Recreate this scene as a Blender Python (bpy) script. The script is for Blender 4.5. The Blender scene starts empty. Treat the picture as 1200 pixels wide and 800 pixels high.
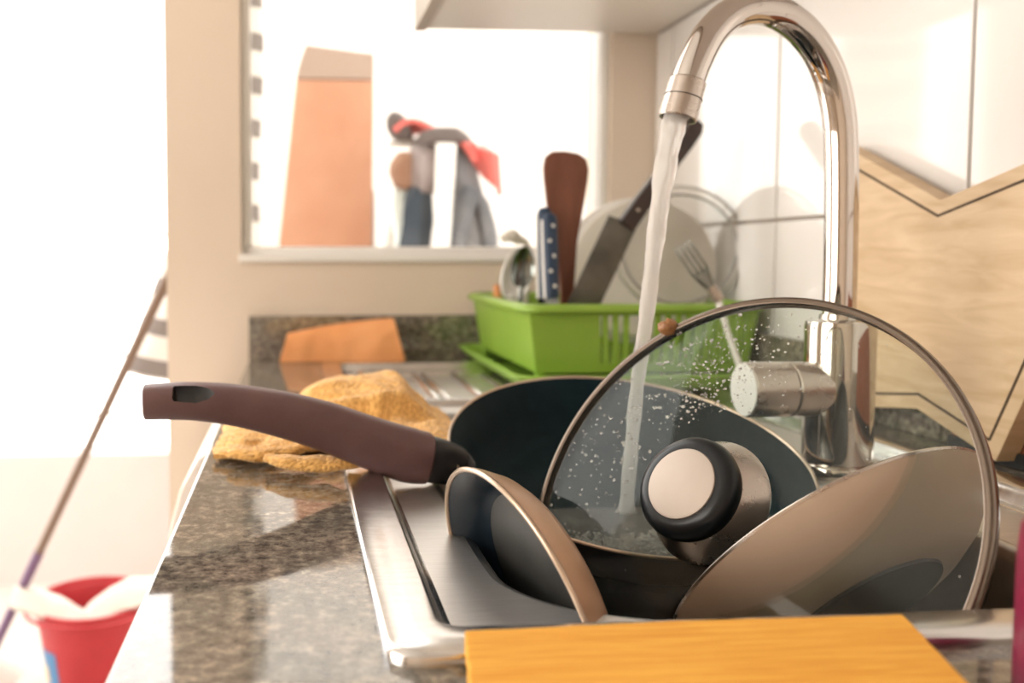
import bpy, bmesh, math, random
from mathutils import Vector, Matrix, Quaternion
from mathutils import noise as mnoise
random.seed(7)
SC = bpy.context.scene
COL = SC.collection
# ------------------------------------------------------------------ camera
cam_d = bpy.data.cameras.new('camera'); cam = bpy.data.objects.new('camera', cam_d); COL.objects.link(cam)
cam_d.sensor_width = 36.0; cam_d.lens = 31.5
cam_d.shift_x = 170.0 / 1200.0; cam_d.shift_y = -40.0 / 1200.0
cam.location = (0, 0, 1.06)
cam.rotation_euler = (math.radians(90 - 3.3793), 0, math.radians(-4.5119))
cam_d.clip_start = 0.02; cam_d.clip_end = 60
cam_d.dof.use_dof = True; cam_d.dof.focus_distance = 0.50; cam_d.dof.aperture_fstop = 5.8
SC.camera = cam
# ------------------------------------------------------------------ world, lights, exposure
w = bpy.data.worlds.new('overcast'); SC.world = w; w.use_nodes = True
bg = w.node_tree.nodes['Background']; bg.inputs[0].default_value = (1.0, 0.965, 0.92, 1); bg.inputs[1].default_value = 4.8
def area(name, loc, rot, sx, sy, power, color):
    l = bpy.data.lights.new(name, 'AREA'); l.shape = 'RECTANGLE'; l.size = sx; l.size_y = sy; l.energy = power; l.color = color
    o = bpy.data.objects.new(name, l); COL.objects.link(o); o.location = loc; o.rotation_euler = rot
    return o
# added area light, fills the kitchen from the unseen window side
area('added_side_fill', (-2.18, -0.1, 1.55), (0, math.radians(-90), 0), 1.3, 1.7, 29, (1.0, 0.89, 0.77))
vs = SC.view_settings
vs.view_transform = 'Standard'; vs.look = 'None'; vs.gamma = 1.0; vs.exposure = 0.0; vs.use_curve_mapping = False
# ------------------------------------------------------------------ materials
MATS = {}
def nodes_of(name):
    m = bpy.data.materials.new(name); m.use_nodes = True
    nt = m.node_tree; nt.nodes.clear()
    return m, nt, nt.nodes, nt.links
def rgb(c): return (c[0], c[1], c[2], 1.0)
def P(name, col, rough=.5, metal=0.0, col2=None, scale=30.0, stretch=(1,1,1), bump=0.0, bscale=None, spec=.5, coat=0.0,
      trans=0.0, ior=1.45, lo=.35, hi=.65, detail=4.0, sheen=0.0, rvar=0.0, sss=0.0):
    m, nt, N, L = nodes_of(name)
    out = N.new('ShaderNodeOutputMaterial'); b = N.new('ShaderNodeBsdfPrincipled'); L.new(b.outputs[0], out.inputs[0])
    b.inputs['Base Color'].default_value = rgb(col); b.inputs['Roughness'].default_value = rough
    b.inputs['Metallic'].default_value = metal; b.inputs['Specular IOR Level'].default_value = spec
    b.inputs['Coat Weight'].default_value = coat; b.inputs['Coat Roughness'].default_value = .05
    b.inputs['Transmission Weight'].default_value = trans; b.inputs['IOR'].default_value = ior
    b.inputs['Sheen Weight'].default_value = sheen
    tc = N.new('ShaderNodeTexCoord'); mp = N.new('ShaderNodeMapping'); mp.inputs['Scale'].default_value = stretch
    L.new(tc.outputs['Object'], mp.inputs[0])
    nz = N.new('ShaderNodeTexNoise'); nz.inputs['Scale'].default_value = scale; nz.inputs['Detail'].default_value = detail
    L.new(mp.outputs[0], nz.inputs['Vector'])
    if col2 is not None:
        cr = N.new('ShaderNodeValToRGB'); cr.color_ramp.elements[0].position = lo; cr.color_ramp.elements[1].position = hi
        cr.color_ramp.elements[0].color = rgb(col); cr.color_ramp.elements[1].color = rgb(col2)
        L.new(nz.outputs['Fac'], cr.inputs[0]); L.new(cr.outputs[0], b.inputs['Base Color'])
    if rvar:
        mr = N.new('ShaderNodeMapRange'); mr.inputs[3].default_value = max(0, rough - rvar); mr.inputs[4].default_value = rough + rvar
        L.new(nz.outputs['Fac'], mr.inputs[0]); L.new(mr.outputs[0], b.inputs['Roughness'])
    if bump:
        n2 = N.new('ShaderNodeTexNoise'); n2.inputs['Scale'].default_value = bscale or scale; n2.inputs['Detail'].default_value = 3
        L.new(mp.outputs[0], n2.inputs['Vector'])
        bp = N.new('ShaderNodeBump'); bp.inputs['Strength'].default_value = bump; bp.inputs['Distance'].default_value = .002
        L.new(n2.outputs['Fac'], bp.inputs['Height']); L.new(bp.outputs[0], b.inputs['Normal'])
    MATS[name] = m
    return m
def clear_glass(name, tint=(.93, .97, .95), ior=1.5, haze=0.0, boost=1.0):
    m, nt, N, L = nodes_of(name)
    out = N.new('ShaderNodeOutputMaterial'); t = N.new('ShaderNodeBsdfTransparent'); t.inputs[0].default_value = rgb(tint)
    g = N.new('ShaderNodeBsdfGlossy'); g.inputs['Roughness'].default_value = .02
    fr = N.new('ShaderNodeFresnel'); fr.inputs[0].default_value = ior
    mu = N.new('ShaderNodeMath'); mu.operation = 'MULTIPLY'; mu.inputs[1].default_value = boost; mu.use_clamp = True
    L.new(fr.outputs[0], mu.inputs[0])
    mx = N.new('ShaderNodeMixShader'); L.new(mu.outputs[0], mx.inputs[0]); L.new(t.outputs[0], mx.inputs[1]); L.new(g.outputs[0], mx.inputs[2])
    last = mx
    if haze:
        d = N.new('ShaderNodeBsdfDiffuse'); d.inputs[0].default_value = (.9, .88, .84, 1)
        m2 = N.new('ShaderNodeMixShader'); m2.inputs[0].default_value = haze
        L.new(mx.outputs[0], m2.inputs[1]); L.new(d.outputs[0], m2.inputs[2]); last = m2
    L.new(last.outputs[0], out.inputs[0]); MATS[name] = m
    return m
def granite():
    m, nt, N, L = nodes_of('granite')
    out = N.new('ShaderNodeOutputMaterial'); b = N.new('ShaderNodeBsdfPrincipled'); L.new(b.outputs[0], out.inputs[0])
    tc = N.new('ShaderNodeTexCoord')
    n1 = N.new('ShaderNodeTexNoise'); n1.inputs['Scale'].default_value = 130; n1.inputs['Detail'].default_value = 6; n1.inputs['Roughness'].default_value = .7
    L.new(tc.outputs['Object'], n1.inputs['Vector'])
    c1 = N.new('ShaderNodeValToRGB'); e = c1.color_ramp.elements
    e[0].position = .34; e[0].color = (.045, .045, .04, 1); e[1].position = .68; e[1].color = (.46, .41, .355, 1)
    k = e.new(.48); k.color = (.165, .147, .13, 1); k = e.new(.56); k.color = (.255, .23, .20, 1)
    L.new(n1.outputs['Fac'], c1.inputs[0])
    n2 = N.new('ShaderNodeTexNoise'); n2.inputs['Scale'].default_value = 28; n2.inputs['Detail'].default_value = 3
    L.new(tc.outputs['Object'], n2.inputs['Vector'])
    c2 = N.new('ShaderNodeValToRGB'); c2.color_ramp.elements[0].position = .35; c2.color_ramp.elements[1].position = .65
    c2.color_ramp.elements[0].color = (.70, .72, .66, 1); c2.color_ramp.elements[1].color = (1.15, 1.05, .95, 1)
    L.new(n2.outputs['Fac'], c2.inputs[0])
    mx = N.new('ShaderNodeMixRGB'); mx.blend_type = 'MULTIPLY'; mx.inputs[0].default_value = 1
    L.new(c1.outputs[0], mx.inputs[1]); L.new(c2.outputs[0], mx.inputs[2]); L.new(mx.outputs[0], b.inputs['Base Color'])
    b.inputs['Roughness'].default_value = .05; b.inputs['Specular IOR Level'].default_value = .5; b.inputs['IOR'].default_value = 1.95
    MATS['granite'] = m
def wood(name, ca, cb, axis_scale, knots=True, rough=.5):
    m, nt, N, L = nodes_of(name)
    out = N.new('ShaderNodeOutputMaterial'); b = N.new('ShaderNodeBsdfPrincipled'); L.new(b.outputs[0], out.inputs[0])
    tc = N.new('ShaderNodeTexCoord'); mp = N.new('ShaderNodeMapping'); mp.inputs['Scale'].default_value = axis_scale
    L.new(tc.outputs['Object'], mp.inputs[0])
    n1 = N.new('ShaderNodeTexNoise'); n1.inputs['Scale'].default_value = 9; n1.inputs['Detail'].default_value = 8; n1.inputs['Distortion'].default_value = .8
    L.new(mp.outputs[0], n1.inputs['Vector'])
    cr = N.new('ShaderNodeValToRGB'); e = cr.color_ramp.elements
    e[0].position = .30; e[0].color = rgb(ca); e[1].position = .72; e[1].color = rgb(cb)
    L.new(n1.outputs['Fac'], cr.inputs[0])
    last = cr.outputs[0]
    if knots:
        v = N.new('ShaderNodeTexVoronoi'); v.inputs['Scale'].default_value = 7.0
        L.new(tc.outputs['Object'], v.inputs['Vector'])
        c2 = N.new('ShaderNodeValToRGB'); c2.color_ramp.elements[0].position = .02; c2.color_ramp.elements[1].position = .16
        c2.color_ramp.elements[0].color = (.45, .30, .22, 1); c2.color_ramp.elements[1].color = (1, 1, 1, 1)
        L.new(v.outputs['Distance'], c2.inputs[0])
        mx = N.new('ShaderNodeMixRGB'); mx.blend_type = 'MULTIPLY'; mx.inputs[0].default_value = .8
        L.new(last, mx.inputs[1]); L.new(c2.outputs[0], mx.inputs[2]); last = mx.outputs[0]
    L.new(last, b.inputs['Base Color']); b.inputs['Roughness'].default_value = rough
    bp = N.new('ShaderNodeBump'); bp.inputs['Strength'].default_value = .15; bp.inputs['Distance'].default_value = .001
    L.new(n1.outputs['Fac'], bp.inputs['Height']); L.new(bp.outputs[0], b.inputs['Normal'])
    MATS[name] = m
def stripes(name, ca, cb, period, axis=2, rough=.9, tilt=0.0):
    m, nt, N, L = nodes_of(name)
    out = N.new('ShaderNodeOutputMaterial'); b = N.new('ShaderNodeBsdfPrincipled'); L.new(b.outputs[0], out.inputs[0])
    tc = N.new('ShaderNodeTexCoord'); sp = N.new('ShaderNodeSeparateXYZ'); L.new(tc.outputs['UV'], sp.inputs[0])
    m1 = N.new('ShaderNodeMath'); m1.operation = 'DIVIDE'; m1.inputs[1].default_value = period; L.new(sp.outputs[1], m1.inputs[0])
    m2 = N.new('ShaderNodeMath'); m2.operation = 'FRACT'; L.new(m1.outputs[0], m2.inputs[0])
    m3 = N.new('ShaderNodeMath'); m3.operation = 'GREATER_THAN'; m3.inputs[1].default_value = .58; L.new(m2.outputs[0], m3.inputs[0])
    mx = N.new('ShaderNodeMixRGB'); mx.inputs[1].default_value = rgb(ca); mx.inputs[2].default_value = rgb(cb); L.new(m3.outputs[0], mx.inputs[0])
    L.new(mx.outputs[0], b.inputs['Base Color']); b.inputs['Roughness'].default_value = rough
    MATS[name] = m
def ribbed(name, ca, cb, freq, axis, rough, bump, depth=.002):
    # fine parallel ribs along one object axis
    m, nt, N, L = nodes_of(name)
    out = N.new('ShaderNodeOutputMaterial'); b = N.new('ShaderNodeBsdfPrincipled'); L.new(b.outputs[0], out.inputs[0])
    tc = N.new('ShaderNodeTexCoord'); wv = N.new('ShaderNodeTexWave'); wv.bands_direction = axis
    wv.inputs['Scale'].default_value = freq; wv.inputs['Distortion'].default_value = 1.2; wv.inputs['Detail'].default_value = 3
    L.new(tc.outputs['Object'], wv.inputs['Vector'])
    nz = N.new('ShaderNodeTexNoise'); nz.inputs['Scale'].default_value = 22; L.new(tc.outputs['Object'], nz.inputs['Vector'])
    cr = N.new('ShaderNodeValToRGB'); cr.color_ramp.elements[0].position = .30; cr.color_ramp.elements[1].position = .62
    cr.color_ramp.elements[0].color = rgb(ca); cr.color_ramp.elements[1].color = rgb(cb); L.new(nz.outputs['Fac'], cr.inputs[0])
    L.new(cr.outputs[0], b.inputs['Base Color']); b.inputs['Roughness'].default_value = rough
    bp = N.new('ShaderNodeBump'); bp.inputs['Strength'].default_value = bump; bp.inputs['Distance'].default_value = depth
    L.new(wv.outputs['Fac'], bp.inputs['Height']); L.new(bp.outputs[0], b.inputs['Normal'])
    MATS[name] = m
def knit(name, ca, cb):
    m, nt, N, L = nodes_of(name)
    out = N.new('ShaderNodeOutputMaterial'); b = N.new('ShaderNodeBsdfPrincipled'); L.new(b.outputs[0], out.inputs[0])
    tc = N.new('ShaderNodeTexCoord'); v = N.new('ShaderNodeTexVoronoi'); v.inputs['Scale'].default_value = 260
    L.new(tc.outputs['UV'], v.inputs['Vector']); v.inputs['Scale'].default_value = 330
    cr = N.new('ShaderNodeValToRGB'); cr.color_ramp.elements[0].color = rgb(cb); cr.color_ramp.elements[1].color = rgb(ca)
    cr.color_ramp.elements[0].position = .05; cr.color_ramp.elements[1].position = .75
    L.new(v.outputs['Distance'], cr.inputs[0]); L.new(cr.outputs[0], b.inputs['Base Color'])
    b.inputs['Roughness'].default_value = .95; b.inputs['Sheen Weight'].default_value = .3
    bp = N.new('ShaderNodeBump'); bp.inputs['Strength'].default_value = .7; bp.inputs['Distance'].default_value = .002; bp.invert = True
    L.new(v.outputs['Distance'], bp.inputs['Height']); L.new(bp.outputs[0], b.inputs['Normal'])
    MATS[name] = m
granite()
P('paint_beige', (.70, .59, .48), .7, col2=(.74, .63, .52), scale=3, bump=.03, bscale=220)
P('paint_white', (.80, .78, .75), .7, col2=(.83, .81, .78), scale=4)
P('outdoor_white', (.84, .80, .775), .75, col2=(.80, .765, .74), scale=2)
P('parapet_paint', (.60, .54, .51), .75, col2=(.63, .57, .54), scale=3)
P('ceiling_white', (.8, .79, .77), .8)
P('floor_tile', (.55, .51, .46), .35, col2=(.48, .44, .40), scale=8)
P('tile_white', (.80, .77, .74), .07, col2=(.83, .80, .77), scale=2.5, spec=.75, bump=.02, bscale=9)
P('grout', (.42, .36, .30), .9)
P('cabinet_white', (.86, .79, .73), .35)
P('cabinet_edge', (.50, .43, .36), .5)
P('frame_white', (.82, .80, .77), .4)
P('steel', (.60, .585, .57), .22, 1.0, col2=(.68, .66, .64), scale=60, stretch=(1, 12, 1), rvar=.05, bump=.02, bscale=150)
P('steel_brushed', (.66, .64, .62), .42, 1.0, col2=(.72, .70, .68), scale=60, stretch=(1, 12, 1), rvar=.05)
P('steel_bowl', (.42, .41, .40), .30, 1.0, col2=(.50, .49, .47), scale=40, rvar=.06)
P('chrome', (.60, .55, .51), .06, 1.0)
P('satin_steel', (.52, .46, .41), .28, 1.0, rvar=.04, scale=90)
P('nonstick', (.004, .013, .017), .5, spec=.10, col2=(.006, .017, .021), scale=70, bump=.05, bscale=300)
P('nonstick_blue', (.012, .022, .034), .30, spec=.4, col2=(.018, .028, .040), scale=60)
P('nonstick_grey', (.075, .075, .072), .45, col2=(.06, .062, .06), scale=50)
P('pan_outer', (.030, .028, .028), .35, col2=(.04, .035, .034), scale=30)
P('pan_rim', (.60, .47, .36), .28, .8)
P('rim_tan', (.48, .30, .19), .32, .35)
P('handle_plum', (.125, .066, .067), .45, col2=(.145, .078, .075), scale=40, bump=.08, bscale=500)
P('ferrule', (.018, .017, .019), .42)
P('bakelite', (.006, .008, .010), .28, spec=.4)
P('knob_disc', (.42, .36, .31), .55, .75, scale=120, rvar=.05)
P('enamel_beige', (.46, .34, .245), .42, col2=(.50, .38, .28), scale=14)
P('base_dark', (.035, .035, .035), .5)
P('green_plastic', (.24, .40, .05), .38, col2=(.27, .43, .06), scale=12)
P('green_tray', (.30, .52, .07), .38, col2=(.33, .55, .09), scale=12)
P('yellow_terry', (.62, .30, .06), .95, col2=(.70, .38, .10), scale=40)
P('orange_cloth', (.80, .34, .13), .9, col2=(.86, .40, .17), scale=15, bump=.2, bscale=300)
P('spatula_wood', (.16, .055, .03), .5, col2=(.22, .08, .045), scale=14, stretch=(4, 4, .6))
P('blade_dark', (.10, .105, .10), .30, .85, col2=(.16, .16, .15), scale=25)
P('knife_handle', (.03, .022, .02), .4, col2=(.05, .03, .026), scale=30)
P('spoon_steel', (.22, .24, .23), .18, 1.0)
P('ceramic_white', (.80, .78, .74), .2, spec=.6)
P('plate_cream', (.74, .70, .62), .2, spec=.6)
P('red_plastic', (.42, .022, .030), .4, col2=(.47, .03, .036), scale=10)
P('white_cloth', (.62, .55, .49), .95, col2=(.70, .63, .57), scale=10)
P('label_blue', (.08, .22, .42), .5)
P('label_yellow', (.75, .50, .10), .5)
P('stick_purple', (.16, .085, .18), .45)
P('stick_brown', (.20, .13, .09), .5)
P('mop_yarn', (.7, .66, .6), .95)
P('board_orange', (.46, .22, .13), .8, col2=(.52, .27, .17), scale=6)
P('board_grey', (.34, .25, .20), .8)
P('metal_grey', (.45, .43, .42), .4, .6)
P('bag_grey', (.16, .16, .17), .8, col2=(.24, .23, .23), scale=9)
P('bag_navy', (.03, .045, .065), .9, col2=(.055, .07, .09), scale=12)
P('bag_slate', (.10, .105, .115), .85, col2=(.17, .17, .18), scale=14)
P('bag_brown', (.24, .12, .075), .9, col2=(.30, .17, .11), scale=12)
P('bag_taupe', (.12, .095, .09), .9)
P('cloth_red', (.72, .16, .14), .9)
P('bag_mauve', (.26, .21, .21), .85, col2=(.33, .28, .28), scale=9)
P('clear_bag', (.72, .78, .76), .4)
P('terracotta', (.23, .075, .035), .55, col2=(.28, .10, .05), scale=20)
P('magenta_plastic', (.20, .012, .045), .3)
P('sole_dark', (.02, .02, .02), .6)
P('food_brown', (.25, .11, .04), .4, col2=(.35, .17, .07), scale=200, bump=.5, bscale=300)
P('foam', (.72, .70, .66), .35, bump=.6, bscale=260)
wood('board_wood', (.50, .34, .185), (.66, .49, .31), (2.0, 1.6, 9.0))
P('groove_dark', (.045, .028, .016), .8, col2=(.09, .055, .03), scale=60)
wood('sponge_yellow', (.66, .27, .022), (.86, .46, .07), (2.5, 75.0, 6.0), False, .92)
knit('knit_yellow', (.92, .54, .17), (.60, .28, .06))
stripes('stripe_cloth', (.86, .83, .80), (.26, .23, .22), .088)
P('grip_blue', (.022, .045, .09), .4)
clear_glass('window_glass', (.97, .98, .97), 1.45)
clear_glass('lid_glass', (.91, .94, .92), 1.5, haze=.004, boost=.34)
P('rim_steel', (.20, .16, .13), .22, 1.0)
clear_glass('clear_plastic', (.97, .965, .95), 1.45, haze=.13)
def water_mat(name, white, bump, bs):
    m, nt, N, L = nodes_of(name)
    out = N.new('ShaderNodeOutputMaterial')
    g = N.new('ShaderNodeBsdfPrincipled'); g.inputs['Transmission Weight'].default_value = 1; g.inputs['IOR'].default_value = 1.33; g.inputs['Roughness'].default_value = .04
    g.inputs['Base Color'].default_value = (.97, .97, .96, 1)
    d = N.new('ShaderNodeBsdfDiffuse'); d.inputs[0].default_value = (.88, .85, .82, 1)
    t = N.new('ShaderNodeBsdfTranslucent'); t.inputs[0].default_value = (.9, .88, .85, 1)
    a = N.new('ShaderNodeMixShader'); a.inputs[0].default_value = .5; L.new(d.outputs[0], a.inputs[1]); L.new(t.outputs[0], a.inputs[2])
    x = N.new('ShaderNodeMixShader'); x.inputs[0].default_value = white
    L.new(g.outputs[0], x.inputs[1]); L.new(a.outputs[0], x.inputs[2]); L.new(x.outputs[0], out.inputs[0])
    tc = N.new('ShaderNodeTexCoord'); mp = N.new('ShaderNodeMapping'); mp.inputs['Scale'].default_value = (1, 1, .12) if bs > 100 else (1, 1, 1)
    nz = N.new('ShaderNodeTexNoise'); nz.inputs['Scale'].default_value = bs; nz.inputs['Detail'].default_value = 2
    L.new(tc.outputs['Object'], mp.inputs[0]); L.new(mp.outputs[0], nz.inputs['Vector'])
    bp = N.new('ShaderNodeBump'); bp.inputs['Strength'].default_value = bump; bp.inputs['Distance'].default_value = .003
    L.new(nz.outputs['Fac'], bp.inputs['Height']); L.new(bp.outputs[0], g.inputs['Normal'])
    MATS[name] = m
water_mat('water', .55, .5, 260)
water_mat('droplet', .25, .0, 20)
water_mat('pool_water', .22, .8, 90)
# ------------------------------------------------------------------ mesh helpers
def link(name, me, mat, parent=None, smooth=False, angle=35):
    if mat is not None: me.materials.append(MATS[mat])
    o = bpy.data.objects.new(name, me); COL.objects.link(o)
    if smooth:
        me.polygons.foreach_set('use_smooth', [True] * len(me.polygons))
        me.set_sharp_from_angle(angle=math.radians(angle))
    if parent is not None:
        o.parent = parent
        o.matrix_parent_inverse = WORLD(parent).inverted()
    return o
def WORLD(o):
    M = o.matrix_basis.copy()
    if o.parent is not None: return WORLD(o.parent) @ o.matrix_parent_inverse @ M
    return M
def fin(bm, name, mat, parent=None, smooth=False, angle=35):
    bmesh.ops.recalc_face_normals(bm, faces=bm.faces[:])
    me = bpy.data.meshes.new(name); bm.to_mesh(me); bm.free()
    return link(name, me, mat, parent, smooth, angle)
def thing(name, label, cat, loc=(0, 0, 0), group=None, kind=None):
    o = bpy.data.objects.new(name, None); COL.objects.link(o); o.location = loc; o.empty_display_size = .02
    return tag(o, label, cat, group, kind)
def tag(o, label=None, cat=None, group=None, kind=None):
    if label: o['label'] = label
    if cat: o['category'] = cat
    if group: o['group'] = group
    if kind: o['kind'] = kind
    return o
def struct(o, label=None):
    o['kind'] = 'structure'
    if label: o['label'] = label
    return o
def add_box(bm, a, b, bevel=0.0, M=None, seg=2):
    a = Vector(a); b = Vector(b)
    g = bmesh.ops.create_cube(bm, size=1.0)
    vs_ = g['verts']
    for v in vs_:
        v.co = Vector(((a.x + b.x) / 2 + v.co.x * abs(b.x - a.x), (a.y + b.y) / 2 + v.co.y * abs(b.y - a.y), (a.z + b.z) / 2 + v.co.z * abs(b.z - a.z)))
    if bevel:
        es = list({e for v in vs_ for e in v.link_edges})
        r = bmesh.ops.bevel(bm, geom=es, offset=bevel, segments=seg, profile=.5, affect='EDGES')
        vs_ = [v for v in r['verts']] + [v for v in vs_ if v.is_valid]
    if M is not None:
        for v in set(vs_): v.co = M @ v.co
    return vs_
def wn_(o, on=True):
    # flat faces keep flat normals next to rounded edges
    if on:
        m = o.modifiers.new('face_normals', 'WEIGHTED_NORMAL'); m.weight = 100; m.keep_sharp = True
    return o
def box(name, a, b, mat, parent=None, bevel=0.0, M=None, seg=2):
    bm = bmesh.new(); add_box(bm, a, b, bevel, None, seg)
    if M is not None: bmesh.ops.transform(bm, matrix=M, verts=bm.verts[:])
    return wn_(fin(bm, name, mat, parent, smooth=bool(bevel)), bevel)
def add_lathe(bm, prof, seg=64, M=None, closed=False):
    rings = []
    for (r, z) in prof:
        if r < 1e-6: rings.append([bm.verts.new((0, 0, z))])
        else: rings.append([bm.verts.new((r * math.cos(2 * math.pi * i / seg), r * math.sin(2 * math.pi * i / seg), z)) for i in range(seg)])
    idx = list(range(len(rings) - 1)) + ([len(rings) - 1] if closed else [])
    for k in idx:
        A = rings[k]; B = rings[(k + 1) % len(rings)]
        for i in range(seg):
            j = (i + 1) % seg
            if len(A) == 1 and len(B) == 1: continue
            if len(A) == 1: bm.faces.new((A[0], B[j], B[i]))
            elif len(B) == 1: bm.faces.new((A[i], A[j], B[0]))
            else: bm.faces.new((A[i], A[j], B[j], B[i]))
    if M is not None:
        for R_ in rings:
            for v in R_: v.co = M @ v.co
def lathe(name, prof, mat, parent=None, M=None, seg=64, closed=False, angle=35):
    bm = bmesh.new(); add_lathe(bm, prof, seg, M, closed)
    return fin(bm, name, mat, parent, True, angle)
def axis_matrix(c, n, xref=None):
    n = Vector(n).normalized()
    if xref is None: q = n.to_track_quat('Z', 'Y').to_matrix().to_4x4()
    else:
        x = Vector(xref); x = (x - n * x.dot(n)).normalized(); y = n.cross(x)
        q = Matrix((x, y, n)).transposed().to_4x4()
    return Matrix.Translation(Vector(c)) @ q
def smooth_path(pts, n=8):
    pts = [Vector(p) for p in pts]; out = []
    for i in range(len(pts) - 1):
        p0 = pts[max(i - 1, 0)]; p1 = pts[i]; p2 = pts[i + 1]; p3 = pts[min(i + 2, len(pts) - 1)]
        for k in range(n):
            t = k / n
            out.append(.5 * ((2 * p1) + (p2 - p0) * t + (2 * p0 - 5 * p1 + 4 * p2 - p3) * t * t + (3 * p1 - p0 - 3 * p2 + p3) * t ** 3))
    out.append(pts[-1]); return out
def interp(vals, n):
    out = []
    for i in range(len(vals) - 1):
        for k in range(n): out.append(vals[i] + (vals[i + 1] - vals[i]) * k / n)
    out.append(vals[-1]); return out
def add_sweep(bm, pts, ru, rv=None, seg=16, ref=(0, 0, 1), caps=True, closed=False, power=2.0):
    # ellipse (ru along side direction, rv along ref-like direction) swept along pts
    pts = [Vector(p) for p in pts]; n = len(pts)
    if not isinstance(ru, (list, tuple)): ru = [ru] * n
    if rv is None: rv = ru
    if not isinstance(rv, (list, tuple)): rv = [rv] * n
    rings = []; up = Vector(ref)
    for i, p in enumerate(pts):
        if closed: t = pts[(i + 1) % n] - pts[i - 1]
        else: t = pts[min(i + 1, n - 1)] - pts[max(i - 1, 0)]
        t.normalize()
        u = (up - t * up.dot(t))
        if u.length < 1e-5: u = t.orthogonal()
        u.normalize(); up = u.copy() if ref == 'pt' else up
        s = t.cross(u)
        ring = []
        for k in range(seg):
            a = 2 * math.pi * k / seg; ca, sa = math.cos(a), math.sin(a)
            if power != 2.0:
                ca = math.copysign(abs(ca) ** (2 / power), ca); sa = math.copysign(abs(sa) ** (2 / power), sa)
            ring.append(bm.verts.new(p + s * (ru[i] * ca) + u * (rv[i] * sa)))
        rings.append(ring)
    m = n if closed else n - 1
    for i in range(m):
        A = rings[i]; B = rings[(i + 1) % n]
        for k in range(seg):
            j = (k + 1) % seg; bm.faces.new((A[k], A[j], B[j], B[k]))
    if caps and not closed:
        bm.faces.new(rings[0]); bm.faces.new(rings[-1])
def tube(name, pts, ru, mat, parent=None, rv=None, seg=16, ref=(0, 0, 1), closed=False, power=2.0, angle=40, caps=True):
    bm = bmesh.new(); add_sweep(bm, pts, ru, rv, seg, ref, caps, closed, power)
    return fin(bm, name, mat, parent, True, angle)
def add_prism(bm, poly, z0, z1, M=None):
    A = [bm.verts.new((x, y, z0)) for x, y in poly]; B = [bm.verts.new((x, y, z1)) for x, y in poly]
    n = len(poly); bm.faces.new(A[::-1]); bm.faces.new(B)
    for i in range(n): bm.faces.new((A[i], A[(i + 1) % n], B[(i + 1) % n], B[i]))
    if M is not None:
        for v in A + B: v.co = M @ v.co
    return A, B
def prism(name, poly, z0, z1, mat, parent=None, M=None, bevel=0.0, smooth=False):
    bm = bmesh.new(); add_prism(bm, poly, z0, z1)
    if bevel:
        bmesh.ops.recalc_face_normals(bm, faces=bm.faces[:])
        bmesh.ops.bevel(bm, geom=bm.edges[:], offset=bevel, segments=2, profile=.5, affect='EDGES', clamp_overlap=True); smooth = True
    if M is not None: bmesh.ops.transform(bm, matrix=M, verts=bm.verts[:])
    return wn_(fin(bm, name, mat, parent, smooth), bevel)
def sheet(name, fn, nu, nv, thick, mat, parent=None, closed_u=False):
    # cloth: fn(u,v)->Vector, given real thickness; UV in (u,v)*size
    P_ = [[Vector(fn(i / nu, j / nv)) for j in range(nv + 1)] for i in range(nu + 1)]
    bm = bmesh.new(); uvl = bm.loops.layers.uv.new('UVMap')
    def nrm(i, j):
        a = P_[min(i + 1, nu)][j] - P_[max(i - 1, 0)][j]; b = P_[i][min(j + 1, nv)] - P_[i][max(j - 1, 0)]
        n = a.cross(b); return n.normalized() if n.length > 1e-12 else Vector((0, 0, 1))
    T = [[bm.verts.new(P_[i][j] + nrm(i, j) * thick / 2) for j in range(nv + 1)] for i in range(nu + 1)]
    B = [[bm.verts.new(P_[i][j] - nrm(i, j) * thick / 2) for j in range(nv + 1)] for i in range(nu + 1)]
    lu = sum((P_[i + 1][nv // 2] - P_[i][nv // 2]).length for i in range(nu)); lv = sum((P_[nu // 2][j + 1] - P_[nu // 2][j]).length for j in range(nv))
    def face(vs4, uv4):
        f = bm.faces.new(vs4)
        for lp, (a, b) in zip(f.loops, uv4): lp[uvl].uv = (a * lu, b * lv)
    for i in range(nu):
        for j in range(nv):
            u0, u1, v0, v1 = i / nu, (i + 1) / nu, j / nv, (j + 1) / nv
            face((T[i][j], T[i + 1][j], T[i + 1][j + 1], T[i][j + 1]), ((u0, v0), (u1, v0), (u1, v1), (u0, v1)))
            face((B[i][j + 1], B[i + 1][j + 1], B[i + 1][j], B[i][j]), ((u0, v1), (u1, v1), (u1, v0), (u0, v0)))
    for i in range(nu):
        for j, rev in ((0, 0), (nv, 1)):
            q = (T[i][j], B[i][j], B[i + 1][j], T[i + 1][j]); uu = ((i / nu, j / nv), (i / nu, j / nv), ((i + 1) / nu, j / nv), ((i + 1) / nu, j / nv))
            face(q if not rev else q[::-1], uu if not rev else uu[::-1])
    for j in range(nv):
        for i, rev in ((0, 0), (nu, 1)):
            q = (T[i][j], T[i][j + 1], B[i][j + 1], B[i][j]); uu = ((i / nu, j / nv), (i / nu, (j + 1) / nv), (i / nu, (j + 1) / nv), (i / nu, j / nv))
            face(q if not rev else q[::-1], uu if not rev else uu[::-1])
    return fin(bm, name, mat, parent, True, 60)
def fbm(x, y, z=0.0, o=3):
    return mnoise.fractal(Vector((x, y, z)), 1.0, 2.0, o)
def rrect(x0, x1, y0, y1, r, n=8):
    out = []
    for cx_, cy_, a0 in ((x1 - r, y1 - r, 0), (x0 + r, y1 - r, 90), (x0 + r, y0 + r, 180), (x1 - r, y0 + r, 270)):
        for k in range(n + 1):
            a = math.radians(a0 + 90 * k / n); out.append((cx_ + r * math.cos(a), cy_ + r * math.sin(a)))
    return out
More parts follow.
